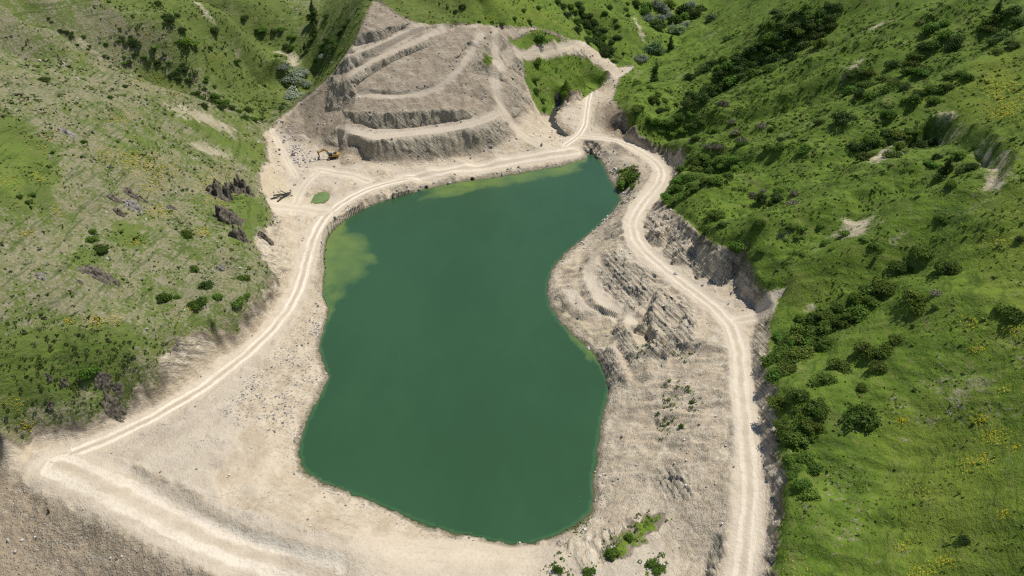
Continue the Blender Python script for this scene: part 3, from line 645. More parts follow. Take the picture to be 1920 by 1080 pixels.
    bc = m.n.new('ShaderNodeCombineXYZ'); m.L(m.math('MULTIPLY', dp.outputs['Value'], 1.5), bc.inputs[0]); m.L(m.math('MULTIPLY', n_mid, 1.6), bc.inputs[1]); m.L(m.math('MULTIPLY', n_fine, .5), bc.inputs[2])
    st2 = m.noise(1.0, 3, bc.outputs[0], .62)
    rockc = m.mix(m.ss(st2, .50, .60, 0, m.math('SUBTRACT', .7, m.math('MULTIPLY', quarry, .5))), rockc, (.19, .17, .135)); rockc = m.mix(m.ss(st2, .42, .34, 0, m.math('SUBTRACT', .6, m.math('MULTIPLY', quarry, .4))), rockc, (.60, .55, .46))
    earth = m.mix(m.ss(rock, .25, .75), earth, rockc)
    # driven ground
    rcol = m.mix(m.ss(n_mid, .3, .75), (.56, .48, .37), (.46, .385, .285))
    ra = m.math('ADD', ra, m.math('MULTIPLY', m.math('SUBTRACT', m.noise(.2, 2, V), .5), .5)); rw = m.math('MULTIPLY', rw, m.ss(n_m2, .25, .6, .45, 1.1))
    a_abs = m.math('ABSOLUTE', ra)
    wh = m.ss(m.math('ABSOLUTE', m.math('SUBTRACT', a_abs, .42)), .27, .10)
    rcol = m.mix(m.math('MULTIPLY', wh, rw), rcol, (.72, .64, .52))
    mid = m.math('MULTIPLY', m.ss(a_abs, .2, .08), m.math('MULTIPLY', rw, .75)); rcol = m.mix(mid, rcol, (.42, .34, .245))
    comb = m.n.new('ShaderNodeCombineXYZ'); m.L(m.math('MULTIPLY', ra, 7.0), comb.inputs[0]); m.L(m.math('MULTIPLY', n_big, 6.0), comb.inputs[1])
    tl = m.noise(1.0, 3, comb.outputs[0], .7); rcol = m.mix(m.ss(tl, .54, .66, 0, .5), rcol, (.41, .34, .25))
    rcol = m.mix(m.math('MULTIPLY', quarry, .35), rcol, (.44, .38, .30))
    rf = m.ss(m.math('ADD', rd, m.math('MULTIPLY', m.math('SUBTRACT', n_mid, .5), 4.2)), -1.6, 1.0); rf = m.math('MULTIPLY', rf, m.ss(n_fine, .75, .4, .78, 1.0))
    earth = m.mix(m.math('MULTIPLY', rf, rs), earth, rcol)
    earth = m.mix(m.ss(wet, .75, .1, 0, .75), earth, (.16, .145, .10))
    edge = m.math('ADD', sd, m.math('MULTIPLY', m.math('SUBTRACT', n_fine, .5), 2.2))
    bn = m.math('ADD', m.math('MULTIPLY', m.math('SUBTRACT', n_fine, .5), 4.0), m.math('MULTIPLY', m.math('SUBTRACT', n_mid, .5), 7.0))
    edge = m.math('MAXIMUM', m.ss(edge, -.25, .35), m.math('MULTIPLY', m.ss(m.math('ADD', bare, bn), -.4, 2.0), m.ss(dryA, .2, .5, .85, .55)))
    # dark turf lip along the cut
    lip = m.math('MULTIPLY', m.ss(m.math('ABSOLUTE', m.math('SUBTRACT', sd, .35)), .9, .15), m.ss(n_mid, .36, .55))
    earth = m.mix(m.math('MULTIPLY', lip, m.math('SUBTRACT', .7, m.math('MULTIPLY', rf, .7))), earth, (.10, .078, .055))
    m.put(m.b.inputs['Base Color'], m.mix(edge, grass, earth))
    st = st2
    h = m.math('ADD', m.math('MULTIPLY', n_fine, .7), m.math('MULTIPLY', n_tiny, .35))
    h = m.math('ADD', h, m.math('MULTIPLY', m.math('MULTIPLY', tl, rf), .25))
    h = m.math('ADD', h, m.math('MULTIPLY', m.math('MULTIPLY', st, rock), 1.3)); h = m.math('ADD', h, m.math('MULTIPLY', m.math('MULTIPLY', rill, quarry), .35))
    h = m.math('ADD', h, m.math('MULTIPLY', stone, .5))
    amt = m.math('SUBTRACT', 1.0, m.math('MULTIPLY', rf, .75))
    m.bump(m.math('MULTIPLY', h, amt), .45)
    return m.m
M = {}
M['ground'] = ground_material()

def water_material(name, deep, mid, shallow, soft):
    m = NT(name); d = m.attr('depth'); V = m.coord(); n = m.noise(.12, 4, V); mid = m.mix(m.attr('shoal'), tuple(x*1.5 for x in deep), mid)
    dd = m.math('ADD', d, m.math('MULTIPLY', m.math('SUBTRACT', n, .5), .7))
    c = m.mix(m.ss(dd, .0, .3), shallow, mid); c = m.mix(m.ss(dd, .3, 1.25), c, deep)
    wind = m.noise(.035, 4, m.coord('Object', (1, .5, 1), (0, 0, .5)), .6); c = m.mix(m.math('MULTIPLY', m.ss(wind, .35, .65), .4), c, tuple(x*1.35 for x in deep))
    m.put(m.b.inputs['Base Color'], c)
    m.put(m.b.inputs['Roughness'], m.ss(wind, .35, .65, .07, .2)); m.b.inputs['IOR'].default_value = 1.333; m.b.inputs['Specular IOR Level'].default_value = .5
    m.bump(m.noise(1.3, 3, m.coord('Object', (1, 2.4, 1), (0, 0, .3))), .07, .8)
    tr = m.n.new('ShaderNodeBsdfTransparent'); tr.inputs[0].default_value = (.75, .8, .6, 1)
    mx = m.n.new('ShaderNodeMixShader'); m.put(mx.inputs[0], m.ss(d, -.02, soft, .12, 1.0)); m.L(tr.outputs[0], mx.inputs[1]); m.L(m.b.outputs[0], mx.inputs[2]); m.L(mx.outputs[0], m.out.inputs[0])
    return m.m
M['lake'] = water_material('reservoir_water', (.028, .073, .032), (.15, .205, .048), (.19, .175, .10), .35)
M['pond'] = water_material('pond_water', (.10, .145, .045), (.13, .17, .055), (.2, .19, .1), .4)
M['stream'] = water_material('stream_water', (.03, .033, .033), (.05, .045, .035), (.1, .08, .055), .25)

def leaf_material(name, c1, c2, tip, transl=.25):
    m = NT(name); t = m.attr('tint'); oi = m.n.new('ShaderNodeObjectInfo').outputs['Random']
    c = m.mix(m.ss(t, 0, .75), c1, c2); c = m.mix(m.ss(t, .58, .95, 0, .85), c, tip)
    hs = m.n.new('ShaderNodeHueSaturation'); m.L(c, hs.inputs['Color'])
    m.put(hs.inputs['Value'], m.math('ADD', .75, m.math('MULTIPLY', oi, .75)))
    m.put(hs.inputs['Hue'], m.math('ADD', .485, m.math('MULTIPLY', m.math('FRACT', m.math('MULTIPLY', oi, 7.3)), .03)))
    m.L(hs.outputs[0], m.b.inputs['Base Color']); m.b.inputs['Roughness'].default_value = .65
    tb = m.n.new('ShaderNodeBsdfTranslucent'); m.L(hs.outputs[0], tb.inputs[0])
    mx = m.n.new('ShaderNodeMixShader'); mx.inputs[0].default_value = transl; m.L(m.b.outputs[0], mx.inputs[1]); m.L(tb.outputs[0], mx.inputs[2]); m.L(mx.outputs[0], m.out.inputs[0])
    return m.m
M['juniper'] = leaf_material('juniper_leaves', (.055, .092, .016), (.13, .19, .03), (.29, .29, .06), .5)
M['leafy'] = leaf_material('broad_leaves', (.06, .118, .017), (.14, .23, .034), (.24, .32, .065), .5)
M['dark'] = leaf_material('dark_leaves', (.042, .072, .016), (.085, .135, .03), (.15, .20, .05), .45)
M['grey'] = leaf_material('willow_leaves', (.20, .235, .165), (.32, .36, .26), (.42, .45, .35), .4)
M['pale'] = leaf_material('pale_leaves', (.11, .17, .06), (.19, .27, .11), (.27, .34, .16), .3)
M['twig'] = leaf_material('bare_twigs', (.12, .115, .07), (.18, .175, .11), (.24, .235, .16), .2)
def plain(name, c, rough=.9, var=.35, sc=1.5, metal=0.0, spec=.2):
    m = NT(name); n = m.noise(sc, 5); 
    m.put(m.b.inputs['Base Color'], m.mix(m.ss(n, .3, .7), tuple(x*(1-var) for x in c), tuple(min(1, x*(1+var)) for x in c)))
    m.b.inputs['Roughness'].default_value = rough; m.b.inputs['Metallic'].default_value = metal; m.b.inputs['Specular IOR Level'].default_value = spec
    if rough > .6: m.bump(n, .12)
    return m.m
M['bark'] = plain('bark', (.10, .08, .06), .95, .3, 6)
M['darkrock'] = plain('dark_volcanic_rock', (.115, .098, .075), .95, .55, 1.6)
M['greyrock'] = plain('grey_rock', (.22, .20, .175), .95, .35, 1.6)
M['palerock'] = plain('pale_boulder', (.52, .47, .42), .9, .2, 2)
M['ochrerock'] = plain('ochre_rock', (.35, .28, .19), .95, .35, 2)
M['pipe'] = plain('black_pipe', (.018, .019, .022), .38, .3, 3, 0, .5)
M['yellow'] = plain('machine_yellow', (.40, .24, .055), .5, .12, 2, 0, .4)
M['steel'] = plain('track_steel', (.05, .047, .045), .6, .3, 6, .5)
M['glass'] = plain('cab_glass', (.03, .045, .06), .1, .1, 2, 0, .6)
M['black'] = plain('black_paint', (.025, .025, .028), .5, .2, 4)
M['cabblue'] = plain('cab_roof', (.16, .22, .26), .4, .1, 4, 0, .5)
M['chrome'] = plain('cylinder_rod', (.5, .5, .5), .25, .05, 4, 1.0)

def tint_material(name, attrname='col', rough=.9, transl=0.0):
    m = NT(name); c = m.attr(attrname, True); m.L(c, m.b.inputs['Base Color']); m.b.inputs['Roughness'].default_value = rough
    if transl:
        tb = m.n.new('ShaderNodeBsdfTranslucent'); m.L(c, tb.inputs[0])
        mx = m.n.new('ShaderNodeMixShader'); mx.inputs[0].default_value = transl; m.L(m.b.outputs[0], mx.inputs[1]); m.L(tb.outputs[0], mx.inputs[2]); m.L(mx.outputs[0], m.out.inputs[0])
    return m.m
M['cover'] = tint_material('low_plants', transl=.45)
M['stones'] = tint_material('loose_stones')

# ---------------------------------------------------------------- ground objects: one sheet, cut along the borders of what it is made of
nx, ny = X.shape
idx = np.arange(nx*ny).reshape(nx, ny)
quads = np.stack([idx[:-1, :-1], idx[1:, :-1], idx[1:, 1:], idx[:-1, 1:]], -1).reshape(-1, 4)
co = np.stack([XX, YY, H], -1).reshape(-1, 3)
du = np.gradient(np.stack([XX, YY, H], -1), axis=0); dv = np.gradient(np.stack([XX, YY, H], -1), axis=1)
nrm = np.cross(du, dv); nrm /= np.linalg.norm(nrm, axis=-1, keepdims=True) + 1e-9
nrm = nrm.reshape(-1, 3)
mrg = poly_sd(X, Y, on_ground([(-80,862),(20,850),(110,842),(215,800),(262,880),(345,925),(470,990),(580,1022),(660,1036),(740,1030),(1000,1035),(1000,1110),(900,1300,-2),(100,1300,-16),(-160,1150,-10)]), 40)
lab = np.zeros(X.shape, int)
lab[sdd > 0] = 1
lab[(sdd > 0) & (quarry > .5)] = 2
lab[(sdd > 0) & (mrg > 0)] = 3
rl = main
lab[rl & (sdd > 0)] = 4
shore = np.clip(H + .0, -2, 2)
shore = np.where(lake_sd > -14, shore, 2.0)
flat = sstep(.34, .10, SL)
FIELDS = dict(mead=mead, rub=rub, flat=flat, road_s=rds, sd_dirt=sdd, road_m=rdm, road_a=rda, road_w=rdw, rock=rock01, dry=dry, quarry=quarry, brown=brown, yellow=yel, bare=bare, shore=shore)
flab = lab[:-1, :-1].ravel()
for k, (nm, lb) in enumerate([('hillside', 'green and dry grass hillsides on both sides of the reservoir'), ('earth_bank', 'bare tan earth banks and rocky cuts around the reservoir'),
        ('quarry_slope', 'stepped brown quarry slope with benches at the head of the reservoir'), ('dam_embankment', 'pale earth dam embankment in the lower left corner'), ('dirt_road', 'pale dirt road with wheel tracks along the banks')]):
    f = quads[flab == k]
    used, inv = np.unique(f, return_inverse=True)
    me = mesh_from(nm, co[used], inv.reshape(-1, 4))
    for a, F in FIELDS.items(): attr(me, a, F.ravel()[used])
    me.polygons.foreach_set('use_smooth', np.ones(len(f), bool))
    me.normals_split_custom_set_from_vertices(nrm[used].tolist())
    tag(link(nm, me, M['ground']), lb, None, None, 'structure')

def water(name, poly, level, mat, step, grow, label):
    poly = np.asarray(poly); x = np.arange(poly[:, 0].min()-grow, poly[:, 0].max()+grow, step); y = np.arange(poly[:, 1].min()-grow, poly[:, 1].max()+grow, step)
    wx, wy = np.meshgrid(x, y, indexing='ij'); s = poly_sd(wx, wy, poly)
    h = ground_h(wx, wy); i = np.arange(wx.size).reshape(wx.shape)
    q = np.stack([i[:-1, :-1], i[1:, :-1], i[1:, 1:], i[:-1, 1:]], -1).reshape(-1, 4)
    q = q[(s[:-1, :-1] > -grow).ravel()]
    used, inv = np.unique(q, return_inverse=True)
    c = np.stack([wx, wy, np.full_like(wx, level)], -1).reshape(-1, 3)
    me = mesh_from(name, c[used], inv.reshape(-1, 4)); attr(me, 'depth', (level-h).ravel()[used]); attr(me, 'shoal', ground_h.sample(ks, wx, wy).ravel()[used])
    me.polygons.foreach_set('use_smooth', np.ones(len(q), bool))
    return tag(link(name, me, mat), label, None, None, 'structure')
water('reservoir', LAKE, 0.0, M['lake'], .7, 1.6, 'opaque green water of the reservoir')
POND = np.array([P(u, v, 3.1) for u, v in ((584,378),(592,366),(604,360),(613,364),(614,372),(605,381),(592,386),(583,384))])
water('pond', POND, 3.1, M['pond'], .4, .6, 'small murky green pool beside the left road')
STR = P(*np.array([(1052,196,1.0),(1036,215,1.0),(1034,228,1.0),(1048,240,1.0),(1062,252,1.0),(1084,269,1.0)], float).T)
def strip_water(name, line, hw, mat, label):
    """a winding ribbon of shallow water"""
    l = resample(line, .8); n = len(l); tn = np.gradient(l[:, :2], axis=0); tn /= np.linalg.norm(tn, axis=1)[:, None] + 1e-9
    rows = 7; vs = []; dp = []
    for i in range(n):
        w = hw * (1 + .45*math.sin(i*.8) + .3*math.sin(i*2.1+1))
        for k in range(rows):
            o = -1 + 2*k/(rows-1); vs.append((l[i, 0]-tn[i, 1]*o*w, l[i, 1]+tn[i, 0]*o*w, l[i, 2])); dp.append(.9*(1-abs(o))**.6)
    f = np.array([(i*rows+k, i*rows+k+1, (i+1)*rows+k+1, (i+1)*rows+k) for i in range(n-1) for k in range(rows-1)])
    me = mesh_from(name, np.array(vs), f); attr(me, 'depth', np.array(dp)); attr(me, 'shoal', np.ones(len(dp))); me.polygons.foreach_set('use_smooth', np.ones(len(f), bool))
    return tag(link(name, me, mat), label, None, None, 'structure')
STR[:, 2] = 0
sl_ = resample(STR, .8)
hh = ground_h(sl_[:, 0], sl_[:, 1]); sl_[:, 2] = np.minimum.accumulate(np.convolve(np.pad(hh, 4, 'edge'), np.ones(9)/9, 'valid')) + .42
strip_water('stream', sl_, 1.7, M['stream'], 'narrow dark stream running into the far end of the reservoir')

# ---------------------------------------------------------------- plants
def crown_mesh(name, seed, n, leaf, lobes, hgt=.8, spread=1.0, tall=False, shell=.55):
    r = np.random.default_rng(seed); P_, N_ = [], []
    cs = []
    for k in range(lobes):
        a = r.uniform(0, 2*math.pi); q = math.sqrt(r.uniform(0, 1)) * .62 * spread
        if tall:
            z = k / max(1, lobes-1); q = (1-z)*.45*r.uniform(.3, 1); rad = (1-z*.8)*.42*r.uniform(.8, 1.2); cs.append((q*math.cos(a), q*math.sin(a), .15+z*hgt*1.7, rad, rad*1.1))
        else:
            rad = r.uniform(.3, .52); top = hgt*(1-.75*(q/(.62*spread))**2)*r.uniform(.75, 1.1); hz = max(.2, top*.5); cs.append((q*math.cos(a), q*math.sin(a), hz, rad, hz*1.05))
    w = np.array([c[3]**2 for c in cs]); w /= w.sum()
    pick = r.choice(lobes, n, p=w); C = np.array(cs)[pick]
    d = r.normal(size=(n, 3)); d /= np.linalg.norm(d, axis=1)[:, None]; d[:, 2] = np.where(d[:, 2] < -.8, -d[:, 2]*.6, d[:, 2])
    rr = r.uniform(shell, 1.0, n)**.6 * (1 + .16*r.normal(size=n))
    p = C[:, :3] + d * np.stack([C[:, 3]*rr, C[:, 3]*rr, C[:, 4]*rr], -1)
    p[:, 2] = np.maximum(p[:, 2], .02 + .06*r.uniform(size=n))
    nn = d + .75*r.normal(size=(n, 3)); nn[:, 2] += .6; nn /= np.linalg.norm(nn, axis=1)[:, None]
    t = np.cross(nn, r.normal(size=(n, 3))); t /= np.linalg.norm(t, axis=1)[:, None]; b = np.cross(nn, t)
    s = leaf * r.uniform(.6, 1.35, n)[:, None]; asp = r.uniform(.45, .8, n)[:, None]
    v = np.stack([p - t*s, p + b*s*asp - t*s*.1, p + t*s, p - b*s*asp + t*s*.1], 1).reshape(-1, 3)
    f = np.arange(4*n).reshape(-1, 4)
    me = mesh_from(name, v, f)
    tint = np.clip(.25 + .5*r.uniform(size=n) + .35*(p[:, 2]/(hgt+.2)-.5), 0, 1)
    a = me.attributes.new('tint', 'FLOAT', 'POINT'); a.data.foreach_set('value', np.repeat(tint, 4).astype(np.float32))
    return me
def tube(bm_v, bm_f, a, b, r0, r1, n=6):
    a, b = Vector(a), Vector(b); z = (b-a).normalized(); x = z.orthogonal().normalized(); y = z.cross(x); k0 = len(bm_v)
    for c, r in ((a, r0), (b, r1)):
        for i in range(n):
            g = 2*math.pi*i/n; bm_v.append(c + (x*math.cos(g)+y*math.sin(g))*r)
    for i in range(n): bm_f.append((k0+i, k0+(i+1) % n, k0+n+(i+1) % n, k0+n+i))
def stems_mesh(name, seed, tall=False):
    r = random.Random(seed); v, f = [], []
    if tall:
        tube(v, f, (0, 0, -.3), (0, 0, .7), .06, .045); tube(v, f, (0, 0, .7), (.02, .01, 1.5), .045, .012)
        for k in range(6):
            a = r.uniform(0, 6.3); z = r.uniform(.2, 1.1); tube(v, f, (0, 0, z), (.3*math.cos(a)*(1.3-z), .3*math.sin(a)*(1.3-z), z+.08), .02, .006, 5)
    else:
        for k in range(6):
            a = r.uniform(0, 6.3); q = r.uniform(.2, .55); m_ = (q*.4*math.cos(a), q*.4*math.sin(a), .2); e = (q*math.cos(a), q*math.sin(a), r.uniform(.4, .65))
            tube(v, f, (0.04*math.cos(a), .04*math.sin(a), -.25), m_, .05, .035, 5); tube(v, f, m_, e, .035, .012, 5)
    me = bpy.data.meshes.new(name); me.from_pydata(v, [], f); me.materials.append(M['bark']); return me
CR = {}
for kind, mat, n, leaf, lob, h in (('juniper', 'juniper', 1500, .075, 11, .72), ('leafy', 'leafy', 1300, .085, 9, .85), ('dark', 'dark', 1300, .085, 10, .95), ('grey', 'grey', 1400, .07, 12, .85), ('pale', 'pale', 1300, .08, 10, 1.1), ('twig', 'twig', 900, .07, 10, .6), ('scrub', 'leafy', 700, .11, 8, .5)):
    CR[kind] = []
    for k in range(4):
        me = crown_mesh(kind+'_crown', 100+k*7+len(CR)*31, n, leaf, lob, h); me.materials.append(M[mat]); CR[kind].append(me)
CR['conifer'] = []
for k in range(3):
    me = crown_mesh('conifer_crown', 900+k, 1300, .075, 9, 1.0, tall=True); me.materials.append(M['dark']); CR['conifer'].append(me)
ST = [stems_mesh('stems', k) for k in range(3)]; STT = [stems_mesh('conifer_trunk', 5, True)]
NAMES = dict(juniper='juniper_bush', leafy='leafy_bush', dark='dark_bush', grey='willow_bush', pale='willow_tree', twig='twiggy_bush', scrub='low_bush', conifer='conifer_tree')
CATS = dict(juniper='bush', leafy='bush', dark='bush', grey='bush', pale='tree', twig='bush', scrub='bush', conifer='tree')
nplant = 0
def plant(u, v, w, kind, label, group=None, flat=1.0, pos=None):
    """u, v: foot of the plant on the ground as surveyed, w: width in survey pixels"""
    global nplant
    p = np.array(pos, float) if pos is not None else march(u, v, ground_h)[0]
    dep = pix(*p)[2]; R = .5 * w * dep / FPX
    nplant += 1; k = nplant
    R *= 1.06; z = ground_h(p[0], p[1]) - .06*R
    tall = kind == 'conifer'
    sc = (R*random.uniform(.92, 1.08), R*random.uniform(.92, 1.08), R*flat*random.uniform(.9, 1.1))
    if tall: sc = (R*1.5, R*1.5, R*1.5*flat)
    rot = random.uniform(0, 6.28); me = CR[kind][k % len(CR[kind])]
    big = w >= 24 or tall or kind == 'pale'
    if big:
        o = bpy.data.objects.new(NAMES[kind], None); o.empty_display_size = .5; COL.objects.link(o)
        o.location = (p[0], p[1], z); o.rotation_euler = (0, 0, rot); o.scale = sc
        link('crown', me, None, o); link('trunk', STT[0] if tall else ST[k % 3], None, o)
    else:
        o = link(NAMES[kind], me); o.location = (p[0], p[1], z); o.rotation_euler = (0, 0, rot); o.scale = sc
    return tag(o, label, CATS[kind], group)

# single plants that can be told apart
ONE = [
 # left slope
 (174,437,20,'leafy','small round green bush at the back of the bush pair on the left slope'),(172,452,28,'leafy','left of two round green bushes touching each other on the left slope'),(187,468,32,'leafy','right and largest of two touching round green bushes on the left slope'),
 (348,440,30,'juniper','lone olive green bush below the grey rock outcrops on the left slope'),(362,506,24,'scrub','pale green bush alone above the bush row near the left road'),(386,538,30,'dark','dark bush standing behind the widest bush of the left row'),(372,570,40,'leafy','widest green bush in the row above the left road'),
 (408,559,24,'leafy','round bush just right of the widest bush in the left row'),(443,568,32,'scrub','low wide bush at the right end of the left bush row'),(463,557,20,'leafy','small bush beside the low bush at the right end of the left row'),(458,523,26,'leafy','green bush standing alone nearest the left dirt road bend'),
 (307,560,34,'leafy','wide bush at the left end of the left bush row'),(332,559,17,'leafy','small bush attached to the wide bush at the left end of the row'),(281,543,9,'leafy','tiny bush left of the bush row on the left slope'),
 (82,152,25,'juniper','brownish dark bush alone high on the left meadow'),(234,163,13,'dark','small round bush on the crest of the near left spur'),(206,185,14,'leafy','small round bush just below the crest of the near left spur'),(158,269,20,'leafy','green bush beside the lone boulder on the left meadow'),
 (58,366,16,'leafy','upper bush of the small trio at the left edge meadow'),(36,370,15,'leafy','left bush of the small trio at the left edge meadow'),(51,380,13,'leafy','lower bush of the small trio at the left edge meadow'),(171,700,40,'leafy','tall bush between grey rocks above the dam corner'),(342,357,10,'leafy','tiny bright bush under the yellow flowers on the left slope'),
 # far left spurs
 (345,80,40,'scrub','broad dark bush clump on the second left spur'),(362,84,24,'scrub','dark bush at the right end of the broad clump on the second spur'),(341,58,20,'dark','small dark bush above the broad clump on the second left spur'),(318,35,26,'dark','dark bush under the top edge on the second left spur'),(331,30,16,'dark','small bush right of the dark bush under the top edge'),
 (402,58,19,'dark','round dark bush beside the bare streak on the second spur'),(394,92,14,'dark','small round bush right of the broad clump'),(442,116,22,'leafy','green bush near the nose of the second left spur'),(350,130,17,'dark','upright dark bush on the shaded flank of the second spur'),(296,7,16,'dark','dark bush cut by the top edge left of the bare streak'),
 (516,108,16,'leafy','bush beside the grey track in the left gully'),(496,162,11,'dark','small dark bush on the toe of the second left spur'),
 (553,182,48,'grey','largest silver grey willow bush on the left gully floor'),(548,150,50,'grey','upper silver grey willow bush beside the grey track'),(572,160,28,'grey','right hand grey willow bush against the steep green flank'),(606,108,20,'grey','small grey willow bush on the steep flank beside the quarry'),
 (535,128,34,'grey','leftmost silver grey willow bush nearest the grey track'),(565,138,34,'grey','middle silver grey willow bush of the gully clump'),
 (590,40,26,'conifer','tall dark conifer near the top edge above the left gully'),(592,68,16,'conifer','slim dark conifer below the tall one above the left gully'),(573,98,13,'conifer','small dark conifer on the flank above the grey willows'),(640,62,14,'dark','dark bush at the upper left rim of the quarry'),(654,40,14,'dark','dark bush highest along the left rim of the quarry'),(638,100,16,'leafy','leafy bush half way down the left rim of the quarry'),(530,203,16,'dark','dark bush at the gully mouth below the willows'),
 # quarry top and right of it
 (867,14,16,'dark','dark bush on the meadow above the quarry top'),(855,22,11,'dark','small bush left of the dark bush above the quarry'),(898,42,9,'dark','tiny bush on the lip of the quarry top'),(940,47,17,'dark','dark upright bush standing on the quarry lip'),(965,36,13,'leafy','small bush right of the one standing on the quarry lip'),
 (992,41,11,'leafy','tiny bush at the right end of the quarry lip'),(982,20,14,'leafy','bush on the meadow above the grass island'),(1010,16,16,'leafy','bush right above the quarry meadow near the thicket'),(1012,76,32,'leafy','round green bush on the small grass island beside the quarry'),(1008,117,22,'leafy','round bush under the upper quarry track'),
 (1000,151,20,'leafy','bush on the left edge of the steep grass patch'),(1005,174,28,'leafy','darkest wide bush on the steep grass patch'),(1016,190,20,'leafy','lower bush on the steep grass patch beside the stream'),(1019,207,17,'leafy','lowest bush of the grass patch at the stream bank'),(960,149,8,'dark','single tiny bush on the bare quarry flank'),
 (1058,176,20,'leafy','bush at the stream bank on the right of the grass patch'),(1185,335,32,'leafy','upper bush of the shoreline thicket at the inlet'),(1168,350,30,'leafy','lower left bush of the shoreline thicket at the inlet'),(1188,352,20,'scrub','lower right bush of the shoreline thicket at the inlet'),
 (1227,150,24,'conifer','solitary tall dark conifer at the valley mouth'),(1227,98,40,'pale','pale green willow tree on the valley floor behind the spur'),(1202,112,30,'grey','blue grey willow bush left of the pale willow tree'),(1256,92,18,'conifer','dark conifer right of the pale willow tree'),(1270,62,36,'pale','second pale willow tree farther up the valley'),(1333,38,26,'pale','pale round tree on the skyline of the right spur'),
 (1150,118,18,'dark','dark upright bush at the end of the quarry track'),
 # right slope singles
 (1193,158,24,'leafy','bush nearest the conifer at the valley mouth'),(1217,166,17,'leafy','small bush right below the solitary conifer'),(1233,182,15,'leafy','small bush on the open grass below the conifer'),(1200,170,12,'leafy','tiny bush under the bush nearest the conifer'),(1196,206,30,'leafy','wide bush above the dark cut bank'),(1272,222,28,'leafy','bush on the small open ridge above the cut bank'),
 (1457,28,30,'dark','black green tree cut by the top edge on the right spur'),(1540,22,24,'dark','dark tree under the top edge right of the spur'),(1365,74,20,'dark','upright dark bush on the crest of the right spur'),(1357,196,28,'twig','grey brown twiggy bush on the open right slope'),(1390,265,26,'twig','grey twiggy bush in the middle of the right slope'),(1350,278,26,'twig','twiggy bush above the bend of the right road'),
 (1577,226,48,'dark','big dark bush on the ridge in the middle of the right hill'),(1537,232,24,'dark','smaller dark bush left of the big one on the ridge'),(1462,274,22,'leafy','small round bush on the pale grass ridge'),(1507,284,36,'leafy','wide bush on the slope below the pale ridge'),(1407,322,30,'leafy','round bush alone above the right road bend'),
 (1765,413,30,'juniper','upper lone juniper on the right plateau edge'),(1735,476,50,'juniper','tall juniper above the pair on the right plateau'),(1690,502,48,'juniper','juniper left of the tall juniper on the plateau'),(1778,508,60,'juniper','large isolated juniper on the plateau with shadow'),(1712,572,74,'juniper','largest dark juniper in the middle of the right plateau'),
 (1757,552,30,'twig','small brown dying bush right of the largest juniper'),(1668,545,52,'juniper','yellow green juniper left of the largest one'),(1755,577,18,'scrub','tiny bush right below the dying brown bush'),(1712,613,14,'dark','tiny dark bush alone on the plateau grass'),(1603,595,56,'scrub','low spreading bush in the grass hollow'),
 (1648,690,40,'juniper','juniper at the lower end of the dense plateau clump'),(1625,662,58,'juniper','tallest juniper of the dense plateau clump'),(1660,658,50,'juniper','right juniper of the dense plateau clump'),(1684,640,34,'juniper','outermost juniper at the right of the dense clump'),(1552,648,48,'juniper','dark upright juniper left of the dense clump'),
 (1575,690,50,'juniper','juniper below the dark upright one'),(1545,718,54,'juniper','wide juniper above the leafy roadside thicket'),(1618,728,26,'juniper','small bright juniper on top of the lone lower juniper'),(1616,786,70,'juniper','large lone juniper above the lower meadow'),(1900,592,52,'juniper','juniper cut by the right edge of the plateau'),(1878,582,30,'juniper','small juniper left of the one at the right edge'),
 (1912,450,20,'dark','dark bush at the right edge of the meadow'),(1810,1015,26,'dark','single dark bush on the lower right meadow'),(1382,458,42,'leafy','round bush on the brink of the rocky cut'),(1325,432,30,'juniper','yellowish bush near the upper brink of the rocky cut'),(1355,424,22,'dark','dark small bush behind the yellowish bush at the cut'),(1342,405,36,'juniper','wide bush on the slope above the rocky cut'),
 (1228,1064,34,'leafy','bright green bush on the bare ground at the bottom edge'),(1150,1040,30,'leafy','round bush on the grassy strip below the lake outlet'),(1180,1010,22,'leafy','bush upper right on the grassy strip below the lake'),(1045,1070,24,'leafy','bush beside the pale rock at the bottom edge'),(1105,1080,30,'leafy','bush cut by the bottom edge below the lake'),
 (1278,800,14,'leafy','small bush in the green gully on the right bank'),(1298,755,13,'leafy','small bush right of the green gully on the bank'),(1866,30,22,'conifer','pointed dark conifer in the upper right corner'),(1772,325,24,'conifer','dark narrow conifer inside the landslip hollow'),
]
for t in ONE: plant(*t)
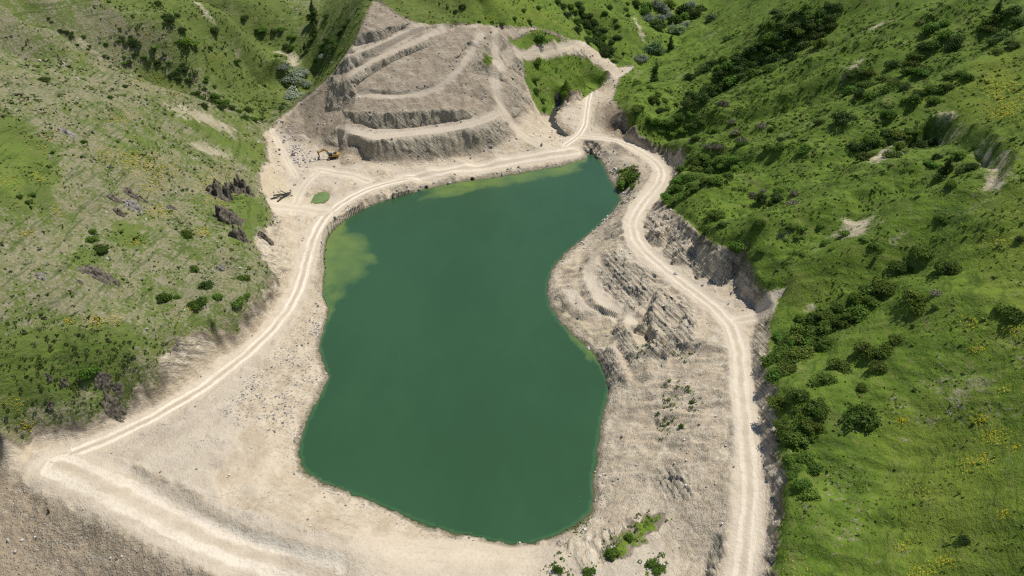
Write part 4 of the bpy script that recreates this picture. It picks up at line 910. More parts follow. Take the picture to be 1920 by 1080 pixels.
# thickets
ORD = 'first second third fourth fifth sixth seventh eighth ninth tenth eleventh twelfth thirteenth fourteenth fifteenth sixteenth seventeenth eighteenth nineteenth twentieth'.split()
def patch(poly, n, w0, w1, kinds, label, group, flat=1.0, gap=.55):
    poly = np.array(poly, float); lo, hi = poly.min(0), poly.max(0); got = []; tries = 0
    while len(got) < n and tries < 4000:
        tries += 1
        u, v = rng.uniform(lo[0], hi[0]), rng.uniform(lo[1], hi[1])
        if not inside(np.array([u]), np.array([v]), poly)[0]: continue
        w = rng.uniform(w0, w1)
        if any((u-a)**2 + ((v-b)*1.3)**2 < ((w+c)*.5*gap)**2 for a, b, c in got): continue
        got.append((u, v, w))
    g = march([q[0] for q in got], [q[1]+q[2]*.25 for q in got], ground_h)
    us = [q[0] for q in got]; vs = [q[1] for q in got]; ws = [q[2] for q in got]; names = {}
    rest = label.split(' ', 1)
    for word, i in (('largest', int(np.argmax(ws))), ('leftmost', int(np.argmin(us))), ('rightmost', int(np.argmax(us))), ('topmost', int(np.argmin(vs))), ('lowest', int(np.argmax(vs)))): names.setdefault(i, word)
    if len(got) > 20:
        t1, t2, wm = np.quantile(us, .33), np.quantile(us, .67), np.median(ws)
        for i in range(len(got)): names.setdefault(i, ('larger ' if ws[i] > wm else 'smaller ') + ('left' if us[i] < t1 else 'central' if us[i] < t2 else 'right'))
    if len(got) <= 20:
        order = [i for i in np.argsort(us)]
        for r_, i in enumerate(order): names.setdefault(int(i), ORD[r_] + ' from left,')
    for i, ((u, v, w), p) in enumerate(zip(got, g)):
        plant(u, v, w, kinds[rng.integers(len(kinds))], (names[i] + ' ' + label) if i in names else label, group, flat, pos=p)
patch([(1285,195),(1300,165),(1380,110),(1430,70),(1510,30),(1560,40),(1545,75),(1450,120),(1380,150),(1320,185)], 40, 24, 42, ('dark','juniper','leafy','dark'), 'dark bush in the dense thicket filling the gully of the upper right slope', 'gully thicket on the upper right slope', 1.05)
patch([(1290,110),(1350,85),(1400,90),(1330,140),(1260,150)], 9, 14, 28, ('leafy','dark'), 'small bush scattered on the right spur above the gully thicket', 'bushes on the right spur above the gully thicket')
patch([(1380,20),(1520,5),(1590,8),(1560,30),(1440,60),(1380,50)], 12, 16, 30, ('leafy','dark'), 'bush near the top edge above the right gully thicket', 'bushes near the top edge above the gully thicket')
patch([(1560,150),(1640,110),(1700,90),(1745,110),(1740,140),(1690,170),(1620,190)], 15, 28, 46, ('juniper','dark','leafy'), 'bush in the middle thicket under the sandy scar of the right slope', 'middle thicket of the right slope')
patch([(1700,60),(1760,35),(1810,45),(1800,80),(1740,90)], 7, 24, 42, ('dark','leafy'), 'bush in the small thicket above the middle one on the right slope', 'upper small thicket of the right slope')
patch([(1850,20),(1918,10),(1918,90),(1860,95)], 8, 26, 42, ('dark','juniper'), 'bush in the thicket of the upper right corner', 'thicket in the upper right corner')
patch([(1640,205),(1720,170),(1800,130),(1820,140),(1740,190),(1660,225)], 11, 22, 36, ('juniper','leafy'), 'bush in the row along the ridge below the meadow on the right', 'row of bushes below the right meadow')
patch([(1590,275),(1640,245),(1720,235),(1740,260),(1680,285),(1610,290)], 12, 24, 40, ('dark','leafy','juniper'), 'bush on the shaded slope left of the landslip scarp', 'bushes left of the landslip scarp')
patch([(1740,255),(1830,285),(1840,320),(1780,345),(1740,310)], 8, 18, 32, ('dark','leafy'), 'bush growing inside the hollow of the landslip', 'bushes in the landslip hollow')
patch([(1240,360),(1262,325),(1300,290),(1340,280),(1400,300),(1370,325),(1310,350),(1260,378)], 24, 24, 40, ('leafy','leafy','scrub'), 'leafy bush in the bright thicket along the bend of the right road', 'roadside thicket at the bend of the right road', .85)
patch([(1260,235),(1330,225),(1400,215),(1480,240),(1470,280),(1380,270),(1290,275)], 15, 14, 28, ('leafy','scrub','twig','dark'), 'scattered small bush in the middle of the open right slope', 'scattered bushes on the open right slope')
patch([(1210,165),(1300,185),(1260,215),(1215,200)], 8, 12, 26, ('leafy','dark'), 'small bush on the grass between conifer and cut bank', 'bushes between the conifer and the cut bank')
patch([(1205,215),(1250,225),(1300,205),(1290,240),(1240,250)], 9, 16, 28, ('leafy','scrub'), 'leafy bush hanging over the dark cut bank', 'bushes above the dark cut bank')
patch([(1390,360),(1480,345),(1500,375),(1420,390)], 8, 20, 34, ('twig','dark','leafy'), 'bush in the grey brown patch above the rocky cut', 'bushes in the grey brown patch')
patch([(1380,410),(1480,400),(1640,440),(1690,420),(1640,470),(1480,480),(1420,470)], 14, 16, 30, ('leafy','scrub'), 'low bush in the hollow around the pale rock patch', 'bushes around the pale rock patch', .7)
patch([(1465,640),(1530,590),(1600,535),(1655,520),(1650,550),(1590,600),(1520,645),(1480,670)], 16, 38, 58, ('juniper','leafy','juniper'), 'juniper in the long diagonal row climbing the right plateau', 'diagonal juniper row on the right plateau', .85)
patch([(1455,615),(1500,580),(1520,590),(1480,640)], 4, 30, 44, ('leafy',), 'leafy bush beside the end of the bare earth notch', 'bushes beside the earth notch', .8)
patch([(1435,650),(1475,640),(1480,700),(1450,700)], 4, 40, 54, ('leafy','juniper'), 'leafy bush on the brink above the right road below the diagonal row', 'bushes on the brink above the right road', .85)
patch([(1460,735),(1530,730),(1540,770),(1500,830),(1470,830)], 8, 42, 60, ('leafy','juniper'), 'leafy bush in the lower roadside thicket right of the road', 'lower roadside thicket', .85)
patch([(1475,840),(1520,850),(1560,880),(1520,920),(1490,920)], 6, 34, 50, ('leafy',), 'bush around the grassy dell beside the right road', 'bushes around the grassy dell', .75)
patch([(1040,0),(1090,5),(1130,50),(1150,85),(1130,100),(1085,60)], 26, 18, 30, ('dark','leafy','dark'), 'dark tree shaped bush in the thicket behind the quarry meadow', 'thicket behind the quarry meadow', 1.1)
patch([(1180,2),(1250,2),(1330,5),(1300,40),(1250,55),(1220,40)], 18, 20, 34, ('dark','leafy','grey'), 'bush filling the valley floor at the top edge', 'valley floor bushes at the top edge', 1.2)
patch([(1120,2),(1180,5),(1210,60),(1160,75)], 8, 10, 20, ('leafy','dark'), 'small bush on the slope left of the bare streak behind the quarry', 'bushes behind the quarry')
patch([(360,170),(420,180),(470,200),(500,225),(440,215),(380,195)], 14, 14, 26, ('dark','leafy'), 'dark bush along the bottom of the first left gully', 'bushes along the first left gully')
patch([(225,45),(330,110),(420,160),(400,175),(300,130),(215,70)], 34, 9, 18, ('dark','scrub','dark'), 'small dark shrub in the heathy band on the shaded left flank', 'heathy band on the left flank', .8)
patch([(90,30),(200,80),(280,120),(260,130),(150,85),(80,50)], 16, 8, 15, ('dark','scrub'), 'small dark shrub on the far left gully side', 'shrubs on the far left gully side', .8)
patch([(430,10),(500,40),(560,20),(640,20),(620,80),(560,95),(500,90)], 14, 10, 20, ('dark','leafy'), 'small bush on the far green slope above the left gully', 'bushes on the far green slope')
patch([(610,70),(650,40),(640,90),(600,140),(585,150),(590,110)], 10, 12, 20, ('leafy','dark'), 'bush on the steep flank left of the quarry rim', 'bushes on the flank left of the quarry')
print('plants', nplant)

# ---------------------------------------------------------------- low plants, flowers and stones nobody could count
def in_view(x, y, z, m=90):
    u, v, d = pix(x, y, z); return (d > 5) & (u > -m) & (u < 1920+m) & (v > -m) & (v < 1080+m)
def tuft_template(seed, n, lift):
    r = np.random.default_rng(seed); V = []
    for k in range(n):
        a = r.uniform(0, 6.28); q = r.uniform(.1, .75); h = r.uniform(.3, .6)*lift
        c = np.array([q*math.cos(a), q*math.sin(a), h*.55]); t = np.array([-math.sin(a), math.cos(a), r.uniform(-.3, .3)])*.34*r.uniform(.7, 1.2); b = np.array([math.cos(a)*.9, math.sin(a)*.9, r.uniform(.2, .7)*lift])*.42*r.uniform(.7, 1.2)
        V += [c-t-b, c+t-b, c+t*.6+b, c-t*.6+b]
    return np.array(V)
def mound_template(seed, n):
    r = np.random.default_rng(seed); V = []
    for k in range(n):
        d = r.normal(size=3); d[2] = abs(d[2])*.8; d /= np.linalg.norm(d); c = d*np.array([.62, .62, .5])*r.uniform(.6, 1.0); nn = d*.6+np.array([0, 0, .8])+.5*r.normal(size=3); nn /= np.linalg.norm(nn)
        t = np.cross(nn, r.normal(size=3)); t /= np.linalg.norm(t); b = np.cross(nn, t); s_ = r.uniform(.16, .3)
        V += [c-t*s_, c+b*s_*.7, c+t*s_, c-b*s_*.7]
    return np.array(V)
def scatter_mesh(name, tmpl, pos, size, col, mat, label, k=4):
    """many copies of a few template clumps welded into one mesh"""
    n = len(pos); a = rng.uniform(0, 6.28, n); ca, sa = np.cos(a), np.sin(a); vs, cs = [], []
    which = rng.integers(len(tmpl), size=n)
    for i, T in enumerate(tmpl):
        s = which == i
        x = T[None, :, 0]*ca[s, None] - T[None, :, 1]*sa[s, None]; y = T[None, :, 0]*sa[s, None] + T[None, :, 1]*ca[s, None]
        vv = np.stack([x, y, np.broadcast_to(T[None, :, 2], x.shape)], -1)*size[s, None, None] + pos[s, None, :]
        vs.append(vv.reshape(-1, 3)); cs.append(np.repeat(col[s], len(T), 0))
    v = np.concatenate(vs); c = np.concatenate(cs)
    me = mesh_from(name, v, np.arange(len(v)).reshape(-1, k))
    ca_ = me.color_attributes.new('col', 'FLOAT_COLOR', 'POINT'); ca_.data.foreach_set('color', np.concatenate([c, np.ones((len(c), 1))], 1).astype(np.float32).ravel())
    return tag(link(name, me, mat), label, None, None, 'stuff')
def spread(n, dens, over=3):
    x = rng.uniform(-150, 160, n*over); y = rng.uniform(45, 400, n*over)
    keep = in_view(x, y, ground_h(x, y)); x, y = x[keep], y[keep]
    k = rng.uniform(size=len(x)) < dens(x, y); x, y = x[k][:n], y[k][:n]
    return x, y, ground_h(x, y)
S = ground_h.sample
def gdens(x, y):
    g = ((S(sdd, x, y) < -.2) & (S(bare, x, y) < .2)) + .12*((S(sdd, x, y) < .7) & (S(rdm, x, y) < -1)) + .3*(S(bare, x, y) > 0)
    pn = sstep(-.2, .45, fbm(x/9, y/9, 3, 130))
    near = np.clip(170/np.maximum(60, np.hypot(x, y)), .3, 1)
    wd = np.zeros(len(x))
    for h in WEEDS: wd = np.maximum(wd, sstep(-1.5, 1.0, poly_sd(x, y, h) + 2.5*fbm(x/2.5, y/2.5, 3, 131)))
    return np.maximum(g * (.08 + .92*pn) * near, wd*.9)
x, y, z = spread(52000, gdens)
dr = S(dry, x, y); n = len(x); tone = rng.uniform(size=n)
green = np.array([.13, .205, .03]); deep = np.array([.085, .135, .022]); olive = np.array([.20, .23, .06]); straw = np.array([.38, .345, .2]); sage = np.array([.27, .29, .19])
col = np.where((tone < .45)[:, None], green, np.where((tone < .72)[:, None], deep, olive)) * np.ones((n, 1))
drc = np.where((tone < .30)[:, None], deep*1.25, np.where((tone < .55)[:, None], olive*.9, np.where((tone < .8)[:, None], sage, straw)))
md = (rng.uniform(size=n) < dr*1.2)[:, None]
col = np.where(md, drc, col) * rng.uniform(.75, 1.3, (n, 1))
size = rng.uniform(.2, .5, n) * (1 + .9*(rng.uniform(size=n) < .08)) * np.clip(np.hypot(x, y)/150, .75, 1.5)
T = [np.concatenate([tuft_template(k, 3, .9), mound_template(k+70, 4)]) for k in range(6)]
scatter_mesh('grass_tufts', T, np.stack([x, y, z-.03], -1), size, col, M['cover'], 'grass tufts and low herbs covering the hillsides')
# low scrub: above the dam corner and all over the right hillside
T2 = [mound_template(40+k, 14) for k in range(6)]
SCR = on_ground([(-30,640),(60,620),(180,640),(300,655),(300,690),(240,750),(200,785),(60,790),(-30,780)], ground_h)
UPR = on_ground([(1240,230),(1290,130),(1400,60),(1520,5),(1910,5),(1910,60),(1780,150),(1700,210),(1760,240),(1840,330),(1740,360),(1600,420),(1480,500),(1400,440),(1330,440),(1250,370),(1300,310)], ground_h)
LFT = on_ground([(0,20),(200,5),(480,60),(520,200),(480,235),(400,190),(250,130),(0,70)], ground_h)
def cdens(x, y):
    g = (S(sdd, x, y) < -.3) & (S(bare, x, y) < .5); pn = sstep(-.25, .45, fbm(x/6, y/6, 4, 141)); soft = 4*fbm(x/5, y/5, 3, 142)
    f = .85*sstep(-5, 4, poly_sd(x, y, SCR) + soft)*(.45+.55*pn) + .30*sstep(-5, 5, poly_sd(x, y, UPR) + soft)*pn + .22*sstep(-5, 5, poly_sd(x, y, LFT) + soft)*pn + .012*sstep(-60, -50, -np.abs(x+40))*pn + .045*(S(dry, x, y) > .2)*pn
    wd = np.zeros(len(x))
    for h in WEEDS: wd = np.maximum(wd, sstep(-1.0, 1.5, poly_sd(x, y, h) + 2.5*fbm(x/2.5, y/2.5, 3, 131)))
    return np.maximum(g*f, wd*.5)
x, y, z = spread(12500, cdens, 22); n = len(x); tone = rng.uniform(size=(n, 1))
c = np.where(tone < .5, np.array([.105, .165, .03]), np.where(tone < .8, np.array([.075, .12, .026]), np.array([.20, .20, .085])))*rng.uniform(.7, 1.3, (n, 1))
inl = x < 0; c = np.where(inl[:, None], c*np.array([.72, .66, .85]), c)
scatter_mesh('low_scrub', T2, np.stack([x, y, z-.06], -1), rng.uniform(.4, .95, n)*np.clip(np.hypot(x, y)/170, .9, 1.35), c, M['cover'], 'low scrub mottling the right hillside and the slope above the dam corner')
# yellow flowers
FL = [(u_, v_, r_, n_) for u_, v_, r_, n_ in [(a_, b_, c_*1.35, int(d_*2.6)) for a_, b_, c_, d_ in ((255,305,24,90),(300,320,28,80),(200,290,25,50),(280,155,30,60),(330,180,18,30),(232,220,18,25),(90,262,25,25),(300,398,16,40),(282,355,16,30),(382,435,10,26),(215,600,12,30),(178,605,14,40),(360,582,7,14),(130,602,8,12),(250,455,12,12),(140,100,18,10),(420,330,30,45),(410,375,20,30),
  (390,345,24,40),(470,255,12,14),(405,110,12,24),(270,63,10,14),(22,340,14,14),(75,335,12,12),(50,440,10,14),(110,395,12,14),(1875,160,30,70),(1890,200,26,60),(1870,215,16,30),(1865,455,20,16),(1690,790,8,20),(1835,790,14,18),(1865,820,20,34),(1830,655,10,16),(1835,865,20,28),(1800,880,20,18),(1885,735,14,10),
  (1730,1075,20,34),(1690,1025,10,14),(1775,1050,14,16),(1890,620,16,14),(1900,840,10,8),(1880,965,10,10),(1820,605,14,14),(1730,930,30,10),(915,35,8,16),(800,30,30,10),(770,38,5,14),(1240,85,12,12),(60,800,14,20),(30,760,16,16),(1070,985,12,14),(1120,1040,12,12),(1500,1070,30,14),(1700,260,20,6))]]
fu = np.concatenate([rng.normal(u_, r_*.62, n_) for u_, v_, r_, n_ in FL]); fv = np.concatenate([rng.normal(v_, r_*.36, n_) for u_, v_, r_, n_ in FL])
fp = march(fu, fv, ground_h); fp = fp[(S(sdd, fp[:, 0], fp[:, 1]) < 0) & (fp[:, 1] < 400)]
T3 = [np.array([(-.5,-.5,0),(.5,-.5,0.1),(.5,.5,0),(-.5,.5,0.1),(.1,.4,.1),(.9,.6,.15),(.7,1.2,.1),(0,1.0,.1),(-1,-.2,.05),(-.4,-.1,.1),(-.5,.5,.05),(-1,.4,.12)])*r for r in (1., .8)]
big = np.hypot(fp[:, 0], fp[:, 1])
scatter_mesh('yellow_flowers', T3, fp + np.array([0, 0, .28]), rng.uniform(.07, .14, len(fp))*np.clip(big/120, .8, 1.8), np.array([.78, .60, .03])*rng.uniform(.7, 1.15, (len(fp), 1)), M['cover'], 'yellow wild flowers dotting the grass in small drifts')

# loose stones
ico = []
bm = bmesh.new(); bmesh.ops.create_icosphere(bm, subdivisions=1, radius=1.0); bm.verts.ensure_lookup_table()
iv = np.array([v.co for v in bm.verts]); itf = np.array([[v.index for v in f.verts] for f in bm.faces]); bm.free()
bm = bmesh.new(); bmesh.ops.create_icosphere(bm, subdivisions=2, radius=1.0); bm.verts.ensure_lookup_table()
iv2 = np.array([v.co for v in bm.verts]); itf2 = np.array([[v.index for v in f.verts] for f in bm.faces]); bm.free()
itf = itf[:]
def stone_v(seed, V=None, amp=.28, flat=.7):
    r = np.random.default_rng(seed); V = iv if V is None else V
    v = V*(1+amp*r.normal(size=(len(V), 1))) ; v = v*np.array([1, r.uniform(.6, 1), flat*r.uniform(.7, 1.1)])
    return v
cube = np.array([(-1,-1,-1),(1,-1,-1),(1,1,-1),(-1,1,-1),(-1,-1,1),(1,-1,1),(1,1,1),(-1,1,1)], float); cf = np.array([(4,5,6,7),(0,1,5,4),(1,2,6,5),(2,3,7,6),(3,0,4,7)])
def block(seed):
    r = np.random.default_rng(seed); v = cube*r.uniform(.55, 1.0, (8, 3)); v[4:, :2] *= .72
    return v[cf].reshape(-1, 3)*np.array([.6, .5, .42])
T4 = [block(k) for k in range(8)]
SPILL = on_ground([(600,560),(600,640),(610,700),(590,760),(560,830),(440,800),(400,770),(470,700),(540,630)], ground_h); RUB = on_ground([(515,255),(545,235),(575,275),(600,300),(560,310),(530,290)], ground_h)
def sdens(x, y):
    d = S(sdd, x, y); lk = S(lake_sd, x, y); f = np.where((d > .3) & (lk < .6) & (S(rdm, x, y) < -.2), .022, 0.0)
    cl = sstep(-.05, .5, fbm(x/4, y/4, 4, 150))**1.5
    f = np.where((d > .3) & (lk > -2.2) & (lk < .7), .5*cl, f); f = np.where(inside(x, y, SPILL[:, :2]) & (S(rdm, x, y) < -.5) & (lk < .4), .08+.95*cl, f)
    f = np.where(poly_sd(x, y, RUB) + 5*fbm(x/5, y/5, 3, 151) > 0, .16+.3*cl, f); f = np.where((d < -1) & (S(dry, x, y) > .45), .03*cl, f); f = np.where((S(slope_d, x, y) > .5), .10*cl+.02, f); f = np.where(S(rock01, x, y) > .6, .14*cl, f)
    return f * (S(rdm, x, y) < -.1)
x, y, z = spread(24000, sdens, 20); n = len(x)
inr = poly_sd(x, y, RUB) > -2
c = np.array([.42, .395, .355])*rng.uniform(.45, 1.45, (n, 1)); c = np.where((inr & (rng.uniform(size=n) < .5))[:, None], np.array([.42, .37, .37])*rng.uniform(.7, 1.3, (n, 1)), c)
size = .16 + .55*rng.uniform(size=n)**3.0; size = np.where(inr, size*1.15, size); size *= np.clip(np.hypot(x, y)/150, .85, 1.4)
scatter_mesh('rubble_stones', T4, np.stack([x, y, z+size*.1], -1), size, c, M['stones'], 'loose rubble stones strewn over the banks and the dam face')

# ---------------------------------------------------------------- rocks that stand out
bm = bmesh.new(); bmesh.ops.create_icosphere(bm, subdivisions=3, radius=1.0); bm.verts.ensure_lookup_table()
iv3 = np.array([v.co for v in bm.verts]); itf3 = np.array([[v.index for v in f.verts] for f in bm.faces]); bm.free()
def rock_mesh(name, seed, mat, facets=13, rough=.09, lo=.30):
    r = np.random.default_rng(seed); V = iv3.copy()
    for k in range(facets):                                    # broken planes
        nrm_ = r.normal(size=3)*np.array([1, 1, .55]); nrm_ /= np.linalg.norm(nrm_); c_ = r.uniform(lo, .8); d_ = V @ nrm_; V = np.where((d_ > c_)[:, None], V - (d_-c_)[:, None]*nrm_*.97, V)
    a_ = np.arctan2(V[:, 1], V[:, 0])
    crack = np.abs(fbm(a_*2.2+seed, V[:, 2]*1.3, 3, seed % 9))
    V = V*(1 + rough*r.normal(size=(len(V), 1))*.5 - np.clip(.22-crack, 0, 1)[:, None]*.9)
    me = mesh_from(name, V, itf3); me.materials.append(M[mat]); return me
RM = {m_: [rock_mesh(m_, 300+k+17*i, m_) for k in range(6)] for i, m_ in enumerate(('darkrock', 'greyrock', 'palerock', 'ochrerock'))}
def crag_mesh(seed, W, D, Hh, x0, y0, z0):
    """weathered crag: a bundle of broken columns of uneven height growing out of the slope"""
    r = np.random.default_rng(seed); n = 30
    gu, gv = np.meshgrid(np.linspace(-1, 1, n), np.linspace(-1, 1, n), indexing='ij')
    k = 22; cx, cy = r.uniform(-.95, .95, k), r.uniform(-.95, .95, k); rad = cx**2 + cy**2
    hc = np.clip(1.05-rad, 0, 1)**1.4*r.uniform(.1, 1.25, k); tl = r.normal(0, .35, (k, 2))
    wu = gu + .12*fbm(gu*3+seed, gv*3, 3, 11); wv = gv + .12*fbm(gu*3, gv*3+seed, 3, 12)
    d = (wu[..., None]-cx)**2 + ((wv[..., None]-cy)*1.15)**2; i = d.argmin(-1); ds = np.sort(d, -1)
    h = hc[i] + tl[i, 0]*(wu-cx[i]) + tl[i, 1]*(wv-cy[i]) - .25*np.clip(.05-(ds[..., 1]-ds[..., 0]), 0, 1)/.05*hc[i]
    h = h + .10*fbm(gu*7+seed, gv*7, 3, 13)
    edge_ = np.clip((1-np.maximum(abs(gu), abs(gv)))*6, 0, 1); h = np.maximum(h, 0)*edge_
    px, py = x0 + gu*W + r.normal(0, .012, gu.shape)*W, y0 + gv*D + r.normal(0, .012, gu.shape)*D
    pz = ground_h(px, py) - .12 + h*Hh*1.5
    I = np.arange(n*n).reshape(n, n); f = np.stack([I[:-1, :-1], I[1:, :-1], I[1:, 1:], I[:-1, 1:]], -1).reshape(-1, 4); keep = (h[:-1, :-1]+h[1:, 1:]+h[1:, :-1]+h[:-1, 1:]).ravel() > .02
    f = f[keep]; used, inv = np.unique(f, return_inverse=True)
    co_ = np.stack([px-x0, py-y0, pz-z0], -1).reshape(-1, 3)[used]
    return mesh_from('crag', co_, inv.reshape(-1, 4))
nrock = 0
def rock(u, v, w, h, mat, label, cat='rock', group=None, name='rock_outcrop', n=1):
    global nrock
    nrock += 1
    p = march(u, v, ground_h)[0]; dep = pix(*p)[2]; W = w*dep/FPX*.5; Hh = h*dep/FPX*.5
    if cat == 'rock':
        D = W*(.55 if w > 2.5*h else .85)
        o = link(name, crag_mesh(nrock, W*1.1, D, Hh, p[0], p[1]+D*.3, p[2]), M[mat]); o.location = (p[0], p[1]+D*.3, p[2])
    else:
        o = link(name, RM[mat][random.randrange(6)]); o.location = (p[0], p[1], p[2]+Hh*.35); o.scale = (W, W*random.uniform(.7, 1), Hh*1.1); o.rotation_euler = (0, 0, random.uniform(-.5, .5))
    return tag(o, label, cat, group)
ROCKL = [(411,366,42,40,'darkrock','large jagged dark outcrop left of the upper rock row',3),(437,360,26,30,'darkrock','middle jagged dark outcrop of the upper rock row',2),(450,350,22,34,'darkrock','tallest slim dark outcrop of the upper rock row',2),(464,364,24,22,'darkrock','small dark outcrop at the right end of the upper rock row',2),
 (431,415,46,40,'darkrock','jagged dark outcrop below the upper rock row',4),(448,446,30,32,'darkrock','lowest jagged dark outcrop pointing down to the road',2),(185,520,58,16,'darkrock','long low dark rock slab across the left slope',4),(125,250,26,16,'greyrock','lone boulder on the left meadow beside a bush',2),
 (245,366,22,14,'darkrock','dark rock at the top of the broken cluster on the left slope',1),(213,374,20,12,'darkrock','dark rock at the left of the broken cluster',1),(250,388,34,16,'greyrock','wide grey rock in the middle of the broken cluster',2),(223,400,18,14,'darkrock','dark rock at the bottom of the broken cluster',1),(268,376,14,10,'darkrock','small rock at the right of the broken cluster',1),
 (322,392,16,10,'darkrock','single small dark rock right of the broken cluster',1),(415,505,16,12,'greyrock','grey rock between bushes near the left road',1),(497,448,22,14,'darkrock','dark rock on the brink above the left road',1),(75,520,18,10,'greyrock','grey rock at the left end of the slope beside the slab',1),(150,530,10,8,'darkrock','small rock left below the long slab',1),
 (93,712,13,14,'darkrock','upper grey crag in the scrub above the dam corner',2),(95,766,14,21,'darkrock','tall pale grey crag in the scrub above the dam corner',2),(120,722,16,16,'darkrock','middle grey crag in the scrub above the dam corner',2),(194,722,26,16,'darkrock','broad dark crag right of the tall bush above the dam',3),(219,735,17,11,'darkrock','low crag right of the broad one above the dam',1),(212,770,33,21,'darkrock','lowest broad crag just above the dam corner road',4)]
for u, v, w, h, m_, lb, n in ROCKL: rock(u, v, w, h, m_, lb, 'rock', 'rock outcrops on the left slope', n=n)
BOUL = [(1101,655,15,13,'palerock','white boulder at the waterline of the rocky shoulder'),(1015,272,9,9,'palerock','pale grey boulder on the fan beside the quarry'),(942,329,11,8,'palerock','largest pale boulder at the far waterline'),(936,334,7,5,'greyrock','small boulder left of the largest one at the far waterline'),(947,334,6,5,'greyrock','small boulder right of the largest one at the far waterline'),
 (887,336,13,8,'darkrock','dark boulder on the far shore'),(840,346,9,6,'greyrock','grey boulder in the far shore riprap'),(800,352,12,8,'darkrock','dark boulder at the corner of the far shore riprap'),(786,358,10,7,'greyrock','grey boulder left of the riprap corner'),(1265,514,13,7,'palerock','flat white rock beside the right road'),(550,292,11,9,'greyrock','round boulder in the yard left of the excavator'),
 (524,282,8,6,'greyrock','small boulder left in the rubble yard'),(1043,220,5,4,'palerock','pale stone in the stream'),(1069,178,8,6,'darkrock','dark boulder beside the stream head'),(92,960,10,13,'darkrock','dark boulder on the downstream dam face'),(220,1048,9,8,'greyrock','grey boulder low on the downstream dam face'),(16,1015,12,10,'palerock','pale boulder at the foot of the dam in the corner'),(28,1035,11,9,'palerock','second pale boulder at the foot of the dam'),
 (757,388,12,4,'ochrerock','submerged boulder near the far left shore'),(1378,542,10,9,'ochrerock','round block fallen below the rocky cut'),(1370,520,9,9,'ochrerock','upper round block below the rocky cut'),(1362,532,9,7,'greyrock','left round block below the rocky cut'),(1372,550,8,6,'greyrock','lowest round block below the rocky cut'),(1083,596,7,5,'greyrock','small boulder on the lake side of the rocky shoulder'),(612,600,6,5,'greyrock','stone on the left waterline')]
for u, v, w, h, m_, lb in BOUL: rock(u, v, w, h, m_, lb, 'boulder', None, 'boulder')

# ---------------------------------------------------------------- pipes
def pipe(a, b, r, lift, label):
    p, q = march([a[0], b[0]], [a[1], b[1]], ground_h); p[2] += lift[0]; q[2] += lift[1]
    L = np.linalg.norm(q-p); v, f = [], []; n = 14
    for z_, rr in ((0, r*.82), (0, r), (L, r), (L, r*.82), (L-.6, r*.82), (.6, r*.82)):
        for i in range(n): v.append((rr*math.cos(6.2832*i/n), rr*math.sin(6.2832*i/n), z_))
    for k in (0, 1, 2, 3):
        for i in range(n): f.append((k*n+i, k*n+(i+1) % n, (k+1)*n+(i+1) % n, (k+1)*n+i))
    for i in range(n): f.append((5*n+i, 5*n+(i+1) % n, (i+1) % n, i))
    f.append(tuple(4*n+i for i in range(n))); f.append(tuple(5*n+i for i in reversed(range(n))))
    me = bpy.data.meshes.new('pipe'); me.from_pydata(v, [], f); me.materials.append(M['pipe'])
    o = link('pipe', me); o.location = tuple(p); o.rotation_euler = Vector(q-p).to_track_quat('Z', 'Y').to_euler()
    tag(o, label, 'pipe', 'black pipes heaped beside the left yard')
pipe((508,374), (540,364), .2, (.2, .25), 'longest black pipe of the heap beside the left yard')
pipe((520,379), (541,364), .2, (.2, .62), 'black pipe of the heap pointing most towards the camera')
pipe((513,367), (536,366), .17, (.2, .55), 'black pipe at the back left of the heap')
pipe((526,362), (549,368), .17, (.9, .2), 'black pipe crossing on top of the heap to the right')
pipe((534,371), (546,361), .16, (.55, .35), 'short black pipe at the right end of the heap')

# ---------------------------------------------------------------- excavator
def bm_obj(name, build, mat, parent, bev=.03):
    bm = bmesh.new(); build(bm)
    if bev: bmesh.ops.bevel(bm, geom=list(bm.edges), offset=bev, segments=2, affect='EDGES', clamp_overlap=True)
    me = bpy.data.meshes.new(name); bm.to_mesh(me); bm.free(); return link(name, me, M[mat], parent)
def box(bm, c, s, rot=None):
    g = bmesh.ops.create_cube(bm, size=1.0)['verts']; bmesh.ops.scale(bm, vec=s, verts=g)
    if rot is not None: bmesh.ops.rotate(bm, verts=g, cent=(0, 0, 0), matrix=Matrix.Rotation(rot, 3, 'Y'))
    bmesh.ops.translate(bm, verts=g, vec=c)
def prism(bm, prof, y0, y1):
    a = [bm.verts.new((x_, y0, z_)) for x_, z_ in prof]; b = [bm.verts.new((x_, y1, z_)) for x_, z_ in prof]; n = len(prof)
    bm.faces.new(a[::-1]); bm.faces.new(b)
    for i in range(n): bm.faces.new((a[i], a[(i+1) % n], b[(i+1) % n], b[i]))
def cyl(bm, a, b, r, n=10):
    v, f = [], []; tube(v, f, a, b, r, r, n); vs = [bm.verts.new(q) for q in v]
    for q in f: bm.faces.new([vs[i] for i in q])
    bm.faces.new(vs[:n][::-1]); bm.faces.new(vs[n:])
ep = march(625, 297, ground_h)[0]
ex = bpy.data.objects.new('excavator', None); COL.objects.link(ex); ex.location = (ep[0], ep[1], ground_h(ep[0], ep[1])+.0); ex.rotation_euler = (0, 0, math.radians(8)); ex.scale = (.84, .84, .84)
tag(ex, 'yellow crawler excavator digging at the foot of the quarry', 'excavator')
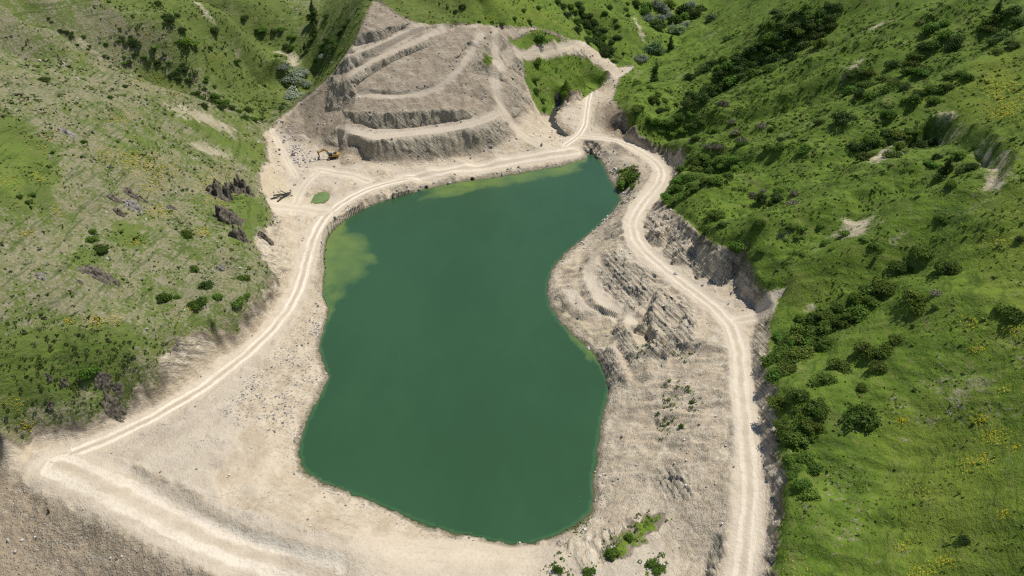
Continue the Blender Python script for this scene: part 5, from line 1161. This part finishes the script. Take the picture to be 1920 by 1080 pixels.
# it faces -X
for s_ in (-1, 1):
    yc = s_*1.2
    tr = bm_obj('track', lambda bm: prism(bm, [(-2.1,.35),(-1.75,.02),(1.75,.02),(2.1,.35),(2.1,.62),(1.75,.95),(-1.75,.95),(-2.1,.62)], yc-.3, yc+.3), 'steel', ex, .05)
    for k in range(12):
        bm_obj('track_shoe', lambda bm: (box(bm, (-1.65+k*.3, yc, .965), (.22, .62, .06)), box(bm, (-1.65+k*.3, yc, .01), (.22, .62, .05))), 'steel', tr, 0)
    for wx in (-1.7, 1.7): bm_obj('sprocket', lambda bm: cyl(bm, (wx, yc-.33, .48), (wx, yc+.33, .48), .3), 'chrome' if s_ < 0 else 'steel', tr, 0)
bm_obj('undercarriage', lambda bm: (box(bm, (0, 0, .62), (2.2, 1.9, .4)), cyl(bm, (0, 0, .8), (0, 0, 1.15), .75, 18)), 'black', ex, 0)
bm_obj('upper_body', lambda bm: prism(bm, [(-1.7,1.15),(2.2,1.15),(2.35,1.5),(2.3,2.1),(.4,2.25),(-.2,1.75),(-1.7,1.7)], -1.3, 1.3), 'yellow', ex, .06)
bm_obj('counterweight', lambda bm: prism(bm, [(1.75,1.1),(2.55,1.2),(2.75,1.55),(2.65,2.2),(1.75,2.3)], -1.34, 1.34), 'yellow', ex, .1)
hd = bm_obj('engine_hood', lambda bm: box(bm, (1.0, .2, 2.34), (1.4, 1.9, .22)), 'black', ex, .05)
bm_obj('exhaust', lambda bm: cyl(bm, (1.3, .7, 2.4), (1.3, .7, 2.95), .07), 'black', hd, 0)
cb = bm_obj('cab', lambda bm: prism(bm, [(-1.75,1.6),(-.1,1.6),(-.1,3.0),(-1.35,3.0),(-1.75,2.2)], -1.3, -.35), 'black', ex, .05)
bm_obj('cab_roof', lambda bm: box(bm, (-.72, -.82, 3.04), (1.35, 1.0, .1)), 'cabblue', cb, .03)
bm_obj('window', lambda bm: prism(bm, [(-1.6,2.15),(-.9,2.15),(-.9,2.88),(-1.3,2.88)], -1.325, -1.29), 'glass', cb, 0)
bm_obj('window', lambda bm: box(bm, (-.5, -1.31, 2.45), (.6, .03, .85)), 'glass', cb, 0)
bm_obj('windscreen', lambda bm: box(bm, (-1.56, -.82, 2.6), (.03, .8, .85), math.radians(26.6)), 'glass', cb, 0)
bo = bm_obj('boom', lambda bm: prism(bm, [(-1.0,1.75),(-.9,2.1),(-2.2,4.0),(-3.0,4.45),(-3.8,4.35),(-5.9,3.3),(-6.1,3.0),(-5.8,2.95),(-3.7,3.75),(-3.0,3.8),(-2.5,3.5),(-1.35,1.7)], -.1, .35), 'yellow', ex, .04)
for y_ in (-.2, .45):
    bm_obj('boom_cylinder', lambda bm: cyl(bm, (-1.7, y_, 1.65), (-2.5, y_, 2.8), .1), 'black', bo, 0); bm_obj('cylinder_rod', lambda bm: cyl(bm, (-2.4, y_, 2.7), (-3.2, y_, 3.9), .055), 'chrome', bo, 0)
bm_obj('arm_cylinder', lambda bm: cyl(bm, (-3.3, .12, 4.6), (-4.9, .12, 4.25), .1), 'black', bo, 0); bm_obj('cylinder_rod', lambda bm: cyl(bm, (-4.8, .12, 4.27), (-6.2, .12, 3.9), .055), 'chrome', bo, 0)
ar = bm_obj('arm', lambda bm: prism(bm, [(-5.7,3.0),(-5.95,3.7),(-6.3,4.0),(-6.5,3.6),(-6.35,2.4),(-5.85,.9),(-5.65,.85),(-5.65,1.3)], -.06, .31), 'yellow', ex, .03)
bm_obj('bucket_cylinder', lambda bm: cyl(bm, (-6.55, .12, 3.4), (-6.2, .12, 1.5), .08), 'chrome', ar, 0)
bk = bm_obj('bucket', lambda bm: prism(bm, [(-5.6,1.0),(-6.2,1.05),(-6.55,.6),(-6.45,.1),(-6.0,-.2),(-5.2,-.15),(-5.25,-.08),(-5.95,-.08),(-6.3,.15),(-6.4,.55),(-6.1,.9),(-5.65,.85)], -.45, .7), 'steel', ex, .0)
for k in range(5): bm_obj('tooth', lambda bm: box(bm, (-5.1, -.4+k*.26, -.12), (.28, .08, .07)), 'chrome', bk, 0)
